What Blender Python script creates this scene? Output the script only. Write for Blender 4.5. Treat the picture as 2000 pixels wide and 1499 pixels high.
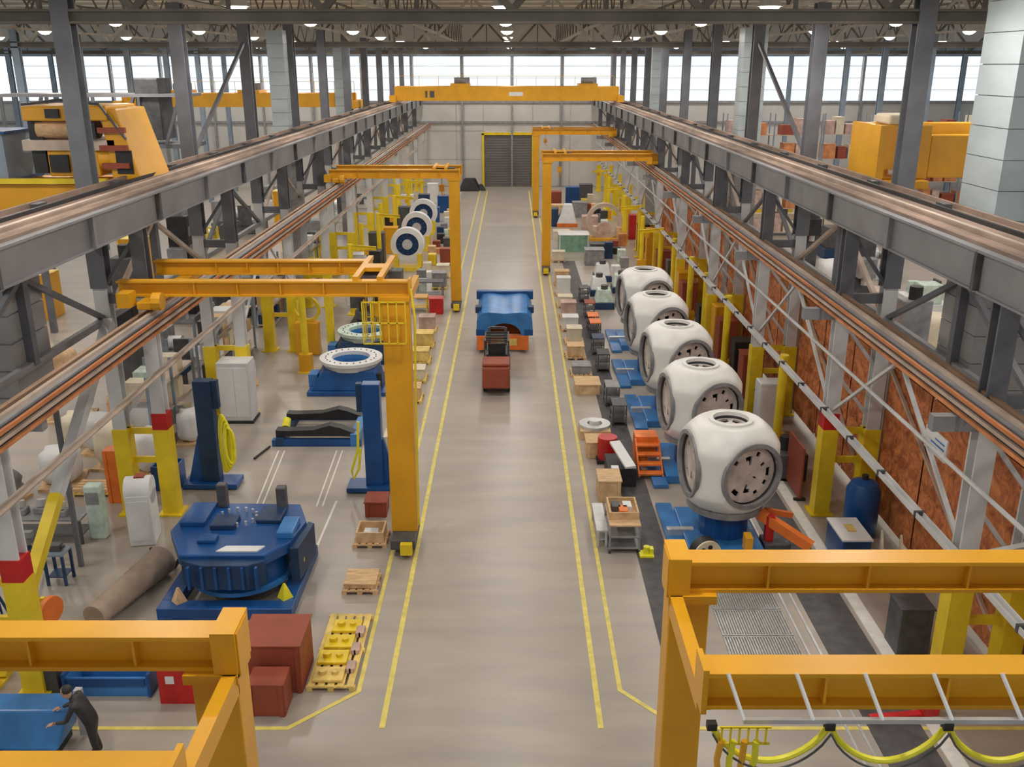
import bpy, bmesh, math, random
from mathutils import Vector, Matrix
R = random.Random(7)
sc = bpy.context.scene
COL = sc.collection
for o in list(bpy.data.objects): bpy.data.objects.remove(o)

# ------------------------------------------------------------------ camera, world, exposure
cam_d = bpy.data.cameras.new('camera'); cam = bpy.data.objects.new('camera', cam_d); COL.objects.link(cam)
cam_d.sensor_width = 36; cam_d.lens = 36*1830/2000; cam_d.clip_end = 600; cam_d.clip_start = .1
PITCH = math.atan(621.5/1830)
cam.location = (0, 0, 14); cam.rotation_euler = (math.pi/2-PITCH, 0, 0)
sc.camera = cam
w = bpy.data.worlds.new('sky'); sc.world = w; w.use_nodes = True
nt = w.node_tree; bg = nt.nodes['Background']
tc = nt.nodes.new('ShaderNodeTexCoord'); nz = nt.nodes.new('ShaderNodeTexNoise'); nz.inputs['Scale'].default_value = 2.5
cr = nt.nodes.new('ShaderNodeValToRGB'); cr.color_ramp.elements[0].color = (.88, .95, 1, 1); cr.color_ramp.elements[1].color = (1, 1, 1, 1)
cr.color_ramp.elements[0].position = .35; cr.color_ramp.elements[1].position = .6
nt.links.new(tc.outputs['Generated'], nz.inputs['Vector']); nt.links.new(nz.outputs['Fac'], cr.inputs['Fac']); nt.links.new(cr.outputs['Color'], bg.inputs['Color'])
bg.inputs['Strength'].default_value = 1.5
LAMP_W = 400
sc.view_settings.view_transform = 'Standard'; sc.view_settings.look = 'None'
sc.view_settings.gamma = 1; sc.view_settings.use_curve_mapping = False
sc.view_settings.exposure = -0.12

# ------------------------------------------------------------------ helpers
class MB:
    def __init__(s): s.v = []; s.f = []
    def add(s, vs, fs):
        n = len(s.v); s.v += [tuple(p) for p in vs]; s.f += [tuple(i+n for i in f) for f in fs]; return s
    def box(s, x0, y0, z0, x1, y1, z1):
        if x1 < x0: x0, x1 = x1, x0
        if y1 < y0: y0, y1 = y1, y0
        vs = [(x0,y0,z0),(x1,y0,z0),(x1,y1,z0),(x0,y1,z0),(x0,y0,z1),(x1,y0,z1),(x1,y1,z1),(x0,y1,z1)]
        return s.add(vs, [(0,3,2,1),(4,5,6,7),(0,1,5,4),(1,2,6,5),(2,3,7,6),(3,0,4,7)])
    def bar(s, p, q, w, h=None, up=(0,0,1)):
        p, q = Vector(p), Vector(q); h = w if h is None else h
        d = (q-p).normalized(); u = Vector(up)
        if abs(d.dot(u)) > .98: u = Vector((0,1,0)) if abs(d.y) < .9 else Vector((1,0,0))
        r = d.cross(u).normalized(); u = r.cross(d).normalized()
        c = [(-1,-1),(1,-1),(1,1),(-1,1)]
        vs = [P0 + r*(a*w/2) + u*(b*h/2) for P0 in (p, q) for a, b in c]
        return s.add(vs, [(0,1,2,3),(7,6,5,4),(0,4,5,1),(1,5,6,2),(2,6,7,3),(3,7,4,0)])
    def ibeam(s, p, q, w, h, tf=.05, tw=.04):
        p, q = Vector(p), Vector(q); d = (q-p).normalized()
        u = Vector((0,0,1)) if abs(d.z) < .9 else Vector((0,1,0))
        u = (u - d*d.dot(u)).normalized()
        o = u*(h/2-tf/2)
        s.bar(p+o, q+o, w, tf, u); s.bar(p-o, q-o, w, tf, u); s.bar(p, q, tw, h-2*tf, u); return s
    def cyl(s, p, q, r, n=12, r2=None, cap=True):
        p, q = Vector(p), Vector(q); r2 = r if r2 is None else r2
        d = (q-p).normalized(); u = Vector((0,0,1)) if abs(d.z) < .9 else Vector((1,0,0))
        a = d.cross(u).normalized(); b = d.cross(a).normalized()
        vs = []
        for P0, rr in ((p, r), (q, r2)):
            for i in range(n):
                t = 2*math.pi*i/n; vs.append(P0 + a*math.cos(t)*rr + b*math.sin(t)*rr)
        fs = [(i, (i+1) % n, n+(i+1) % n, n+i) for i in range(n)]
        if cap: fs += [tuple(range(n))[::-1], tuple(range(n, 2*n))]
        return s.add(vs, fs)
    def tube(s, pts, r, n=7):
        pts = [Vector(p) for p in pts]; vs = []; m = len(pts); a0 = None
        for k, p in enumerate(pts):
            d = (pts[min(k+1, m-1)]-pts[max(k-1, 0)]).normalized()
            if a0 is None:
                u = Vector((0,0,1)) if abs(d.z) < .9 else Vector((1,0,0)); a0 = d.cross(u).normalized()
            a0 = (a0 - d*d.dot(a0)).normalized(); b = d.cross(a0)
            for i in range(n):
                t = 2*math.pi*i/n; vs.append(p + a0*math.cos(t)*r + b*math.sin(t)*r)
        fs = [(k*n+i, k*n+(i+1) % n, (k+1)*n+(i+1) % n, (k+1)*n+i) for k in range(m-1) for i in range(n)]
        fs += [tuple(range(n))[::-1], tuple(range((m-1)*n, m*n))]
        return s.add(vs, fs)
    def lathe(s, prof, c=(0,0,0), ax=(0,0,1), n=24, closed=False, cap=True):
        """prof: (radius, height along axis) pairs"""
        c, ax = Vector(c), Vector(ax).normalized()
        u = Vector((0,0,1)) if abs(ax.z) < .9 else Vector((1,0,0)); a = ax.cross(u).normalized(); b = ax.cross(a)
        vs = [c + ax*h + (a*math.cos(2*math.pi*i/n)+b*math.sin(2*math.pi*i/n))*r for r, h in prof for i in range(n)]
        m = len(prof); K = m if closed else m-1
        fs = [(k*n+i, k*n+(i+1) % n, ((k+1) % m)*n+(i+1) % n, ((k+1) % m)*n+i) for k in range(K) for i in range(n)]
        if not closed and cap:
            if prof[0][0] > 0: fs.append(tuple(range(n))[::-1])
            if prof[-1][0] > 0: fs.append(tuple(range((m-1)*n, m*n)))
        return s.add(vs, fs)
    def ring(s, c, ax, ro, ri, th, n=32):
        return s.lathe([(ro,-th/2),(ro,th/2),(ri,th/2),(ri,-th/2)], c, ax, n, True)
    def prism(s, poly, z0, z1, poly2=None):
        n = len(poly); p2 = poly2 or poly
        vs = [(x,y,z0) for x,y in poly]+[(x,y,z1) for x,y in p2]
        return s.add(vs, [(i,(i+1)%n,n+(i+1)%n,n+i) for i in range(n)]+[tuple(range(n))[::-1], tuple(range(n,2*n))])
    def build(s, name, mat, parent=None, loc=(0,0,0), smooth=False, bevel=0):
        me = bpy.data.meshes.new(name); me.from_pydata(s.v, [], s.f); me.materials.append(M[mat])
        bm = bmesh.new(); bm.from_mesh(me); bmesh.ops.recalc_face_normals(bm, faces=bm.faces); bm.to_mesh(me); bm.free()
        if smooth:
            me.polygons.foreach_set('use_smooth', [True]*len(me.polygons))
            try: me.set_sharp_from_angle(angle=math.radians(38))
            except Exception: pass
        o = bpy.data.objects.new(name, me); COL.objects.link(o); o.location = loc
        if parent: o.parent = parent
        if bevel:
            b = o.modifiers.new('bevel', 'BEVEL'); b.width = bevel; b.segments = 2; b.limit_method = 'ANGLE'
        return o

def tag(o, label=None, cat=None, group=None, kind=None):
    if label: o['label'] = label
    if cat: o['category'] = cat
    if group: o['group'] = group
    if kind: o['kind'] = kind
    return o
def thing(name, label, cat, loc=(0,0,0), rz=0, group=None):
    o = bpy.data.objects.new(name, None); o.empty_display_size = .3; COL.objects.link(o)
    o.location = loc; o.rotation_euler = (0, 0, rz)
    return tag(o, label, cat, group)
KIDS = {}
def copy_tree(o, parent=None):
    c = o.copy(); COL.objects.link(c); c.parent = parent
    for ch in [x for x in ALLKIDS(o)]: copy_tree(ch, c)
    return c
def ALLKIDS(o): return list(o.children)
def dup(root, loc, label, rz=None, group=None):
    c = copy_tree(root); c.location = loc
    if rz is not None: c.rotation_euler = (0, 0, rz)
    c['label'] = label
    if group: c['group'] = group
    return c
def again(o, loc, parent=None, name=None):
    c = o.copy(); COL.objects.link(c); c.location = loc; c.parent = parent if parent else o.parent
    return c
ORD = ['nearest', 'second nearest', 'third nearest', 'fourth nearest', 'fifth nearest', 'sixth nearest', 'seventh nearest', 'eighth nearest', 'ninth nearest', 'tenth nearest', 'eleventh nearest', 'twelfth nearest']

# ------------------------------------------------------------------ materials
M = {}
def mat(name, col, rough=.5, metal=0, var=.12, scale=2.0, bump=0, bscale=20, emit=0, col2=None, stretch=None):
    m = bpy.data.materials.new(name); m.use_nodes = True; M[name] = m
    t = m.node_tree; b = t.nodes['Principled BSDF']
    b.inputs['Roughness'].default_value = rough; b.inputs['Metallic'].default_value = metal
    tc = t.nodes.new('ShaderNodeTexCoord'); n = t.nodes.new('ShaderNodeTexNoise')
    n.inputs['Scale'].default_value = scale; n.inputs['Detail'].default_value = 5
    src = tc.outputs['Object']
    if stretch:
        mp = t.nodes.new('ShaderNodeMapping'); mp.inputs['Scale'].default_value = stretch
        t.links.new(src, mp.inputs['Vector']); src = mp.outputs['Vector']
    t.links.new(src, n.inputs['Vector'])
    r = t.nodes.new('ShaderNodeValToRGB'); e = r.color_ramp.elements
    e[0].position = .3; e[1].position = .7
    a = col2 or tuple(c*(1-var) for c in col)
    e[0].color = (*a, 1); e[1].color = (*(min(1, c*(1+(0 if col2 else var))) for c in col), 1)
    t.links.new(n.outputs['Fac'], r.inputs['Fac']); t.links.new(r.outputs['Color'], b.inputs['Base Color'])
    if bump:
        n2 = t.nodes.new('ShaderNodeTexNoise'); n2.inputs['Scale'].default_value = bscale; n2.inputs['Detail'].default_value = 4
        t.links.new(src, n2.inputs['Vector'])
        bp = t.nodes.new('ShaderNodeBump'); bp.inputs['Strength'].default_value = bump; bp.inputs['Distance'].default_value = .05
        t.links.new(n2.outputs['Fac'], bp.inputs['Height']); t.links.new(bp.outputs['Normal'], b.inputs['Normal'])
    if emit:
        b.inputs['Emission Color'].default_value = (*col, 1); b.inputs['Emission Strength'].default_value = emit
    return m
mat('concrete', (.40, .355, .305), .32, var=.05, scale=.25)
# concrete: add finer mottling and faint trowel streaks
t = M['concrete'].node_tree; b = t.nodes['Principled BSDF']; old = b.inputs['Base Color'].links[0].from_socket
tc = [n for n in t.nodes if n.type == 'TEX_COORD'][0]
mp = t.nodes.new('ShaderNodeMapping'); mp.inputs['Scale'].default_value = (.35, 1.6, 1); n = t.nodes.new('ShaderNodeTexNoise'); n.inputs['Scale'].default_value = .9; n.inputs['Detail'].default_value = 8
r = t.nodes.new('ShaderNodeValToRGB'); r.color_ramp.elements[0].position = .3; r.color_ramp.elements[0].color = (.86, .86, .88, 1); r.color_ramp.elements[1].position = .7; r.color_ramp.elements[1].color = (1.06, 1.04, 1.02, 1)
mx = t.nodes.new('ShaderNodeMix'); mx.data_type = 'RGBA'; mx.blend_type = 'MULTIPLY'; mx.inputs['Factor'].default_value = 1
t.links.new(tc.outputs['Object'], mp.inputs['Vector']); t.links.new(mp.outputs['Vector'], n.inputs['Vector']); t.links.new(n.outputs['Fac'], r.inputs['Fac'])
t.links.new(old, mx.inputs['A']); t.links.new(r.outputs['Color'], mx.inputs['B']); t.links.new(mx.outputs['Result'], b.inputs['Base Color'])
mat('floor_yellow', (.72, .60, .14), .5, var=.15, scale=4)
mat('floor_white', (.75, .73, .68), .4, var=.1, scale=4)
mat('floor_dark', (.075, .07, .075), .6, var=.3, scale=3)
mat('grating', (.55, .56, .56), .35, .5, var=.2, scale=9)
mat('yellow', (.74, .36, .015), .35, var=.08, scale=1.2)
mat('bright_yellow', (.82, .60, .02), .42, var=.12, scale=1.5)
mat('steel', (.155, .16, .18), .5, .1, var=.18, scale=1.2)
mat('steel_blue', (.25, .31, .38), .5, .1, var=.15, scale=1.0)
mat('girder', (.27, .27, .285), .5, .1, var=.15, scale=.8)
mat('white_paint', (.62, .62, .62), .5, var=.12, scale=1.0)
mat('truss', (.17, .15, .125), .6, .1, var=.3, scale=.6)
mat('truss_light', (.55, .52, .45), .6, 0, var=.2, scale=.6)
mat('rust', (.36, .22, .14), .7, .1, var=.35, scale=1.5, stretch=(4, .4, 4))
mat('rust_orange', (.52, .19, .07), .6, .1, var=.3, scale=1.5, stretch=(4, .4, 4))
mat('walkway', (.27, .19, .15), .8, var=.35, scale=1.2, stretch=(3, .5, 1))
mat('rail_pale', (.55, .44, .36), .5, .2, var=.2, scale=1.2)
mat('wall', (.55, .53, .50), .6, var=.06, scale=.4)
mat('wall_grey', (.42, .43, .44), .6, var=.1, scale=.4)
mat('shutter', (.17, .155, .155), .55, .1, var=.1, scale=1)
mat('roof', (.88, .86, .80), .7, var=.15, scale=.15)
mat('blue', (.010, .075, .26), .33, var=.2, scale=1.4)
mat('blue_light', (.04, .19, .48), .3, var=.25, scale=1.4)
mat('blue_dark', (.012, .045, .12), .45, var=.3, scale=1.5)
mat('hub_white', (.80, .79, .76), .38, var=.05, scale=1)
mat('cast', (.62, .54, .50), .55, .1, var=.25, scale=2.5)
mat('dark', (.02, .02, .022), .5, var=.4, scale=3)
mat('dark_grey', (.08, .08, .085), .5, var=.3, scale=3)
mat('mid_grey', (.27, .27, .28), .5, .1, var=.25, scale=3)
mat('metal', (.62, .63, .64), .35, .5, var=.15, scale=3)
mat('orange', (.80, .19, .03), .45, var=.15, scale=2)
mat('red', (.52, .015, .015), .4, var=.2, scale=2)
mat('brick_red', (.30, .062, .03), .55, var=.15, scale=1.5)
mat('wood', (.66, .44, .24), .7, var=.25, scale=3, stretch=(1, 6, 1))
mat('wood_tan', (.40, .31, .24), .8, var=.15, scale=3)
mat('wood_yellow', (.76, .55, .16), .6, var=.25, scale=3)
mat('green', (.22, .42, .30), .5, var=.25, scale=3)
mat('pale_green', (.55, .66, .58), .5, var=.25, scale=3)
mat('white', (.74, .74, .74), .5, var=.06, scale=2)
mat('cream', (.70, .62, .47), .6, var=.1, scale=2)
mat('hose_yellow', (.85, .78, .03), .4, var=.1, scale=4)
mat('copper', (.62, .25, .10), .5, .2, var=.3, scale=2)
mat('orange_mesh', (.86, .32, .10), .6, var=.1, scale=1.7, bump=1.0, bscale=3.5, col2=(.27, .05, .02))
for n_ in M['orange_mesh'].node_tree.nodes:
    if n_.type == 'TEX_NOISE': n_.inputs['Distortion'].default_value = 2.2; n_.inputs['Roughness'].default_value = .7
mat('pinkish', (.55, .38, .32), .7, var=.3, scale=2)
mat('skin', (.50, .29, .2), .6, var=.05)
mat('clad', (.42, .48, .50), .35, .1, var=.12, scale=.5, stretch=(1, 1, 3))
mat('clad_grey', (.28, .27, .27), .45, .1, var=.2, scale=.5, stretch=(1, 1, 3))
mat('lamp_glow', (1, .95, .86), .5, var=0, emit=14)
g = bpy.data.materials.new('glass'); g.use_nodes = True; M['glass'] = g; t = g.node_tree; t.nodes.clear()
out = t.nodes.new('ShaderNodeOutputMaterial'); tr = t.nodes.new('ShaderNodeBsdfTransparent'); tr.inputs['Color'].default_value = (.93, .97, 1, 1)
gl = t.nodes.new('ShaderNodeBsdfGlossy'); gl.inputs['Roughness'].default_value = .05; ms = t.nodes.new('ShaderNodeMixShader'); ms.inputs['Fac'].default_value = .07
t.links.new(tr.outputs[0], ms.inputs[1]); t.links.new(gl.outputs[0], ms.inputs[2]); t.links.new(ms.outputs[0], out.inputs[0])

# ================================================================== SETTING
BX = 64          # half width of the building
YB = 116         # back wall
YR = [18.7+9.3*k for k in range(11)]     # column rows
def struct(o): o['kind'] = 'structure'; return o
floor = struct(MB().box(-BX, -8, -.3, BX, YB+.3, 0).build('floor', 'concrete'))
def stripe(pts, wd, mt='floor_yellow', name='floor_marking', z=.012):
    pts = [Vector((*p, 0)) for p in pts]; L = []; Rr = []
    for i, p in enumerate(pts):
        d1 = (p-pts[i-1]).normalized() if i else None; d2 = (pts[i+1]-p).normalized() if i < len(pts)-1 else None
        d1 = d1 or d2; d2 = d2 or d1
        n1 = Vector((-d1.y, d1.x, 0)); n2 = Vector((-d2.y, d2.x, 0)); nn = (n1+n2).normalized(); k = wd/2/max(.4, nn.dot(n1))
        L.append(p+nn*k); Rr.append(p-nn*k)
    b = MB(); n = len(pts)
    vs = [(q.x, q.y, z) for q in L]+[(q.x, q.y, z) for q in Rr]+[(q.x, q.y, 0.001) for q in L]+[(q.x, q.y, 0.001) for q in Rr]
    fs = []
    for i in range(n-1):
        fs += [(i, i+1, n+i+1, n+i), (2*n+i, 3*n+i, 3*n+i+1, 2*n+i+1), (i, 2*n+i, 2*n+i+1, i+1), (n+i, n+i+1, 3*n+i+1, 3*n+i)]
    fs += [(0, n, 3*n, 2*n), (n-1, 3*n-1, 4*n-1, 2*n-1)]
    return b.add(vs, fs).build(name, mt, floor)
stripe([(-2.9, 17.3), (-2.9, 112)], .13)
stripe([(1.98, 17.3), (1.98, 112)], .13)
stripe([(-14, 17.3), (-5.0, 17.3), (-3.62, 18.6), (-3.75, 112)], .11)
stripe([(15, 17.3), (3.75, 17.3), (2.55, 18.65), (2.68, 112)], .11)
stripe([(-8.95, 33.2), (-8.55, 28.0)], .05, 'floor_white', 'floor_rail')
stripe([(-8.72, 33.2), (-8.35, 28.0)], .05, 'floor_white', 'floor_rail')
stripe([(-6.72, 33.2), (-6.55, 28.4)], .05, 'floor_white', 'floor_rail')
stripe([(-6.5, 33.2), (-6.35, 28.4)], .05, 'floor_white', 'floor_rail')
stripe([(-5.95, 28.8), (-6.0, 24.4)], .07, 'floor_white', 'floor_rail')
stripe([(4.25, 19.5), (4.25, 70)], .95, 'floor_dark', 'rubber_walkway', z=.015)
stripe([(8.55, 12), (8.55, 66)], 1.2, 'floor_dark', 'floor_trench_cover', z=.015)
stripe([(7.75, 12), (7.75, 66)], .06, 'metal', 'floor_rail', z=.03)
stripe([(7.45, 12), (7.45, 66)], .06, 'metal', 'floor_rail', z=.03)
stripe([(9.45, 12), (9.45, 66)], .35, 'floor_white', 'floor_kerb', z=.02)
for gx in range(3):
    for gy in range(3):
        gb = MB(); x0 = 5.45+gx*.62; y0 = 19.6+gy*1.25
        gb.box(x0, y0, .005, x0+.60, y0+.05, .04); gb.box(x0, y0+1.16, .005, x0+.60, y0+1.21, .04)
        for k in range(9): gb.box(x0+k*.07, y0+.05, .005, x0+k*.07+.035, y0+1.16, .04)
        gb.build('floor_grate', 'grating', floor)

# back wall with window strip, posts and panels
SILL = {0: 11.7}
wall = struct(MB().box(-BX, YB, 0, -3.35, YB+.3, 9.9).box(2.4, YB, 0, BX, YB+.3, 9.9).box(-3.35, YB, 6.1, 2.4, YB+.3, 9.9).box(-BX, YB, 15.3, BX, YB+.3, 19.4).build('wall_back', 'wall'))
for (x0, x1) in ((-12.4, -6.7), (-6.6, -3.45), (2.5, 6.9), (7.0, 11.3)):
    for z0, z1 in ((.05, 3.2), (3.25, 6.5), (6.6, 9.8)):
        MB().box(x0, YB-.06, z0, x1, YB, z1).build('wall_panel', 'wall', wall)
MB().box(-3.4, YB-.06, 6.2, 2.45, YB, 9.8).build('wall_panel', 'wall', wall)
for x in [i*5.9-59 for i in range(21)]:
    MB().box(x-.12, YB-.3, 0, x+.12, YB, 15.3).build('wall_post', 'mid_grey', wall)
for z in (7.6, 9.9): MB().box(-BX, YB-.25, z-.12, BX, YB-.06, z+.12).build('wall_rail', 'mid_grey', wall)
MB().box(-BX, YB-.5, 15.0, BX, YB, 15.9).build('header_beam', 'steel_blue', wall)
dr = struct(MB().box(-3.35, YB+.02, 0, 2.4, YB+.12, 6.1).build('door_1', 'shutter'))
for k in range(20): MB().box(-3.3, YB-.02, .03+k*.303, 2.35, YB+.04, .26+k*.303).build('slat', 'shutter', dr)
MB().box(-3.6, YB-.2, 0, -3.35, YB, 6.3).box(2.4, YB-.2, 0, 2.65, YB, 6.3).box(-3.6, YB-.2, 6.1, 2.65, YB, 6.4).build('door_frame', 'bright_yellow', dr)
wi = 0
def window(x0, x1, z0, z1, y, vert=True):
    global wi; wi += 1
    fb = MB(); n = 4
    fb.box(x0, y, z0, x1, y+.12, z0+.12).box(x0, y, z1-.12, x1, y+.12, z1).box(x0, y, z0, x0+.1, y+.12, z1).box(x1-.1, y, z0, x1, y+.12, z1)
    o = struct(fb.build('window_%d' % wi, 'metal'))
    for k in range(1, n): MB().box(x0, y+.02, z0+(z1-z0)*k/n-.03, x1, y+.1, z0+(z1-z0)*k/n+.03).build('mullion', 'metal', o)
    for k in range(n):
        MB().box(x0+.02, y+.05, z0+(z1-z0)*k/n+.03, x1-.02, y+.07, z0+(z1-z0)*(k+1)/n-.03).build('pane', 'glass', o)
for i in range(20):
    x0 = i*5.9-59+.12; window(x0, x0+5.66, 9.92, 15.28, YB+.05)
for side, nm in ((-1, 'left'), (1, 'right')):
    x = side*BX
    wl = struct(MB().box(x, -8, 0, x+side*.3, YB, 8.5).box(x, -8, 14.8, x+side*.3, YB, 19.4).build('wall_'+nm, 'wall_grey'))
    for k in range(13): MB().box(x-side*.25, -7+k*10, 0, x, -6.6+k*10, 19).build('wall_post', 'steel', wl)
    for k in range(12):
        wi += 1; y0 = -6.6+k*10
        o = struct(MB().box(x, y0, 8.5, x+side*.1, y0+9.6, 8.65).box(x, y0, 14.65, x+side*.1, y0+9.6, 14.8).box(x, y0, 11.6, x+side*.1, y0+9.6, 11.7).build('window_%d' % wi, 'metal'))
        MB().box(x+side*.04, y0, 8.65, x+side*.06, y0+9.6, 11.6).build('pane', 'glass', o)
        MB().box(x+side*.04, y0, 11.7, x+side*.06, y0+9.6, 14.65).build('pane', 'glass', o)
wf = struct(MB().box(-BX, -8.3, 0, BX, -8, 8.5).box(-BX, -8.3, 14.8, BX, -8, 19.4).build('wall_front', 'wall_grey'))
for k in range(12):
    wi += 1; x0 = -60+k*10
    o = struct(MB().box(x0, -8.2, 8.5, x0+9.8, -8.1, 8.65).box(x0, -8.2, 14.65, x0+9.8, -8.1, 14.8).build('window_%d' % wi, 'metal'))
    MB().box(x0, -8.16, 8.65, x0+9.8, -8.14, 14.65).build('pane', 'glass', o)
    MB().box(x0+9.8, -8.3, 8.5, x0+10, -8, 14.8).build('wall_post', 'steel', wf)
ceil = struct(MB().box(-BX, -8, 19.0, BX, YB+.3, 19.3).build('ceiling', 'roof'))
for k in range(40):
    y = 4+k*2.85
    if k % 2 == 0: MB().bar((-BX, y, 18.85), (BX, y, 18.85), .12, .22).build('purlin', 'truss_light', ceil)

# ================================================================== STRUCTURE THINGS
# roof trusses
def truss(Y, label, light):
    t = thing('roof_truss', label, 'truss', (0, Y, 15.1), 0, 'roof trusses crossing the hall')
    mt = 'truss_light' if light else 'truss'  # paler webs: light falling on the middle truss is put into its colour
    MB().ibeam((-BX+.5, 0, .19), (BX-.5, 0, .19), .45, .38, .07, .06).build('bottom_chord', 'truss', t)
    MB().ibeam((-BX+.5, 0, 3.3), (BX-.5, 0, 3.3), .35, .35, .06, .05).build('top_chord', 'truss', t)
    n = 24; st = (2*BX-2)/n; proto = {}
    for k in range(n):
        x0 = -BX+1+k*st
        for dx, key in ((0, 'a'), (st/2, 'b')):
            if key not in proto:
                q = MB()
                if key == 'a': q.bar((0, 0, .36), (st/2, 0, 3.15), .2, .2)
                else: q.bar((0, 0, 3.15), (st/2, 0, .36), .2, .2)
                proto[key] = q.build('web_member', mt, t, (x0+dx, 0, 0))
            else: again(proto[key], (x0+dx, 0, 0))
        again(proto['v'], (x0+st/2, 0, 0)) if 'v' in proto else proto.__setitem__('v', MB().bar((0, 0, .36), (0, 0, 3.15), .11).build('web_post', mt, t, (x0+st/2, 0, 0)))
for k, Y in enumerate((28.0, 65.2, 102.4)):
    truss(Y, '%s steel roof truss with diagonal webs crossing the whole hall' % ('Nearest', 'Middle', 'Farthest')[k], k == 1)
# secondary joists running along the hall between trusses, lower flange painted pale
for i, x in enumerate((-32.5, -22, -12.5, -5.7, -.5, 5, 11.5, 21, 31.5)):
    t = thing('roof_joist', 'long roof joist along the hall, %s of nine counted from the left' % ['first', 'second', 'third', 'fourth', 'fifth', 'sixth', 'seventh', 'eighth', 'ninth'][i], 'joist', (x, 10, 16.3), 0, 'roof joists running lengthwise')
    MB().bar((0, 0, 0), (0, 104, 0), .18, .14).build('bottom_chord', 'truss_light', t)
    MB().bar((0, 0, 1.9), (0, 104, 1.9), .16, .14).build('top_chord', 'truss', t)
    p = None
    for k in range(26):
        if p is None: p = MB().bar((0, 0, .07), (0, 2, 1.85), .07).bar((0, 2, 1.85), (0, 4, .07), .07).build('lattice_web', 'truss', t)
        else: again(p, (0, 4*k, 0))

# lamps
lk = 0
rows = ['nearest', 'second', 'third', 'fourth', 'fifth', 'sixth', 'seventh', 'eighth', 'farthest']
cols = ['leftmost', 'second from left', 'third from left', 'fourth from left', 'middle', 'fourth from right', 'third from right', 'second from right', 'rightmost']
lp = None
ld = bpy.data.lights.new('lamp_light', 'AREA'); ld.shape = 'DISK'; ld.size = .9; ld.energy = LAMP_W; ld.color = (1, .95, .88)
for j in range(9):
    for i in range(9):
        x = -.3+9.3*(i-4); y = 10+12.6*j
        lab = 'round high bay lamp hanging in the %s row, %s' % (rows[j], cols[i])
        if lp is None:
            lp = thing('high_bay_lamp', lab, 'lamp', (x, y, 15.9), 0, 'high bay lamps under the roof')
            MB().lathe([(.12, .55), (.2, .5), (.42, .1), (.45, .05), (.42, .05), (.3, .3), (.1, .42)], n=16, cap=False).build('reflector', 'metal', lp, smooth=True)
            MB().lathe([(.38, .07), (.30, -.03), (.18, -.11), (0, -.14)], n=16).build('lens', 'lamp_glow', lp, smooth=True)
            MB().cyl((0, 0, .5), (0, 0, 3.12), .02, 6).build('hanger', 'dark_grey', lp)
            lo = bpy.data.objects.new('lamp_light', ld); COL.objects.link(lo); lo.location = (0, 0, -.18); lo.parent = lp
        else: dup(lp, (x, y, 15.9), lab)

# columns: twin-legged crane columns both sides
def twin_column(side, Y, label, xi, xo):
    t = thing('crane_column', label, 'column', (side*xo, Y, 0), 0, 'twin legged crane columns, %s row' % ('left' if side < 0 else 'right'))
    d = -side*(xo-xi)
    def shaft(x, z0, z1, w, nm, mt): MB().ibeam((x, 0, z0), (x, 0, z1), w, w, .06, .05).build(nm, mt, t)
    shaft(0, 3.0, 7.6, .42, 'lower_shaft', 'white_paint'); shaft(d, 3.0, 7.3, .42, 'lower_shaft', 'white_paint')
    shaft(0, 7.6, 16.2, .5, 'upper_shaft', 'steel'); shaft(d, 7.3, 9.6, .42, 'upper_shaft', 'steel')
    for x in (0, d):
        MB().box(x-.25, -.25, .06, x+.25, .25, 3.0).box(x-.38, -.38, 0, x+.38, .38, .06).build('yellow_guard', 'bright_yellow', t)
    for z0, z1 in ((3.2, 4.9), (4.9, 3.2+3.4)):
        MB().bar((0, 0, z0), (d, 0, z1), .1).build('lacing_bar', 'white_paint', t)
    for z in (1.9, 2.9): MB().box(min(0, d), -.06, z-.1, max(0, d), .06, z+.1).build('tie_bar', 'bright_yellow', t)
    MB().box(min(0, d), -.08, 7.1, max(0, d), .08, 7.4).build('tie_bar', 'steel', t)
    MB().box(min(d, d-side*1.2), -.12, 6.6, max(d, d-side*1.2), .12, 6.95).build('rail_bracket', 'girder', t)
    if abs(Y-28) < .1 or abs(Y-18.7) < .1: MB().box(d-.24, -.24, 3.0, d+.24, .24, 3.55).build('warning_band', 'red', t)
    for z0, z1 in ((7.5, 9.3),): MB().bar((0, 0, z0), (d, 0, z1), .1).build('lacing_bar', 'steel', t)
    return t
YR2 = [9.4]+YR
for k, Y in enumerate(YR2):
    for side, nm, xi, xo in ((-1, 'left', 11.2, 12.5), (1, 'right', 10.15, 11.5)):
        if k == 0: lab = 'grey steel crane column nearest the camera on the %s side, mostly out of frame' % nm
        else: lab = '%s grey steel crane column with yellow feet in the %s row' % (ORD[k-1].capitalize(), nm)
        twin_column(side, Y, lab, xi, xo)
# outer rows of plain columns in the side bays
for side, nm, xs in ((-1, 'left', (32.5, 52)), (1, 'right', (31.5, 51))):
    for q, x in enumerate(xs):
        for k, Y in enumerate(YR[1:]):
            t = tag(MB().ibeam((0, 0, 0), (0, 0, 16.2), .45, .45, .06, .05).build('steel_column', 'steel_blue', None, (side*x, Y, 0)),
                '%s plain blue-grey column of the %s row in the %s side bay' % (ORD[k].capitalize(), ['inner', 'outer'][q], nm), 'column', 'plain columns of the side bays')
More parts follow.
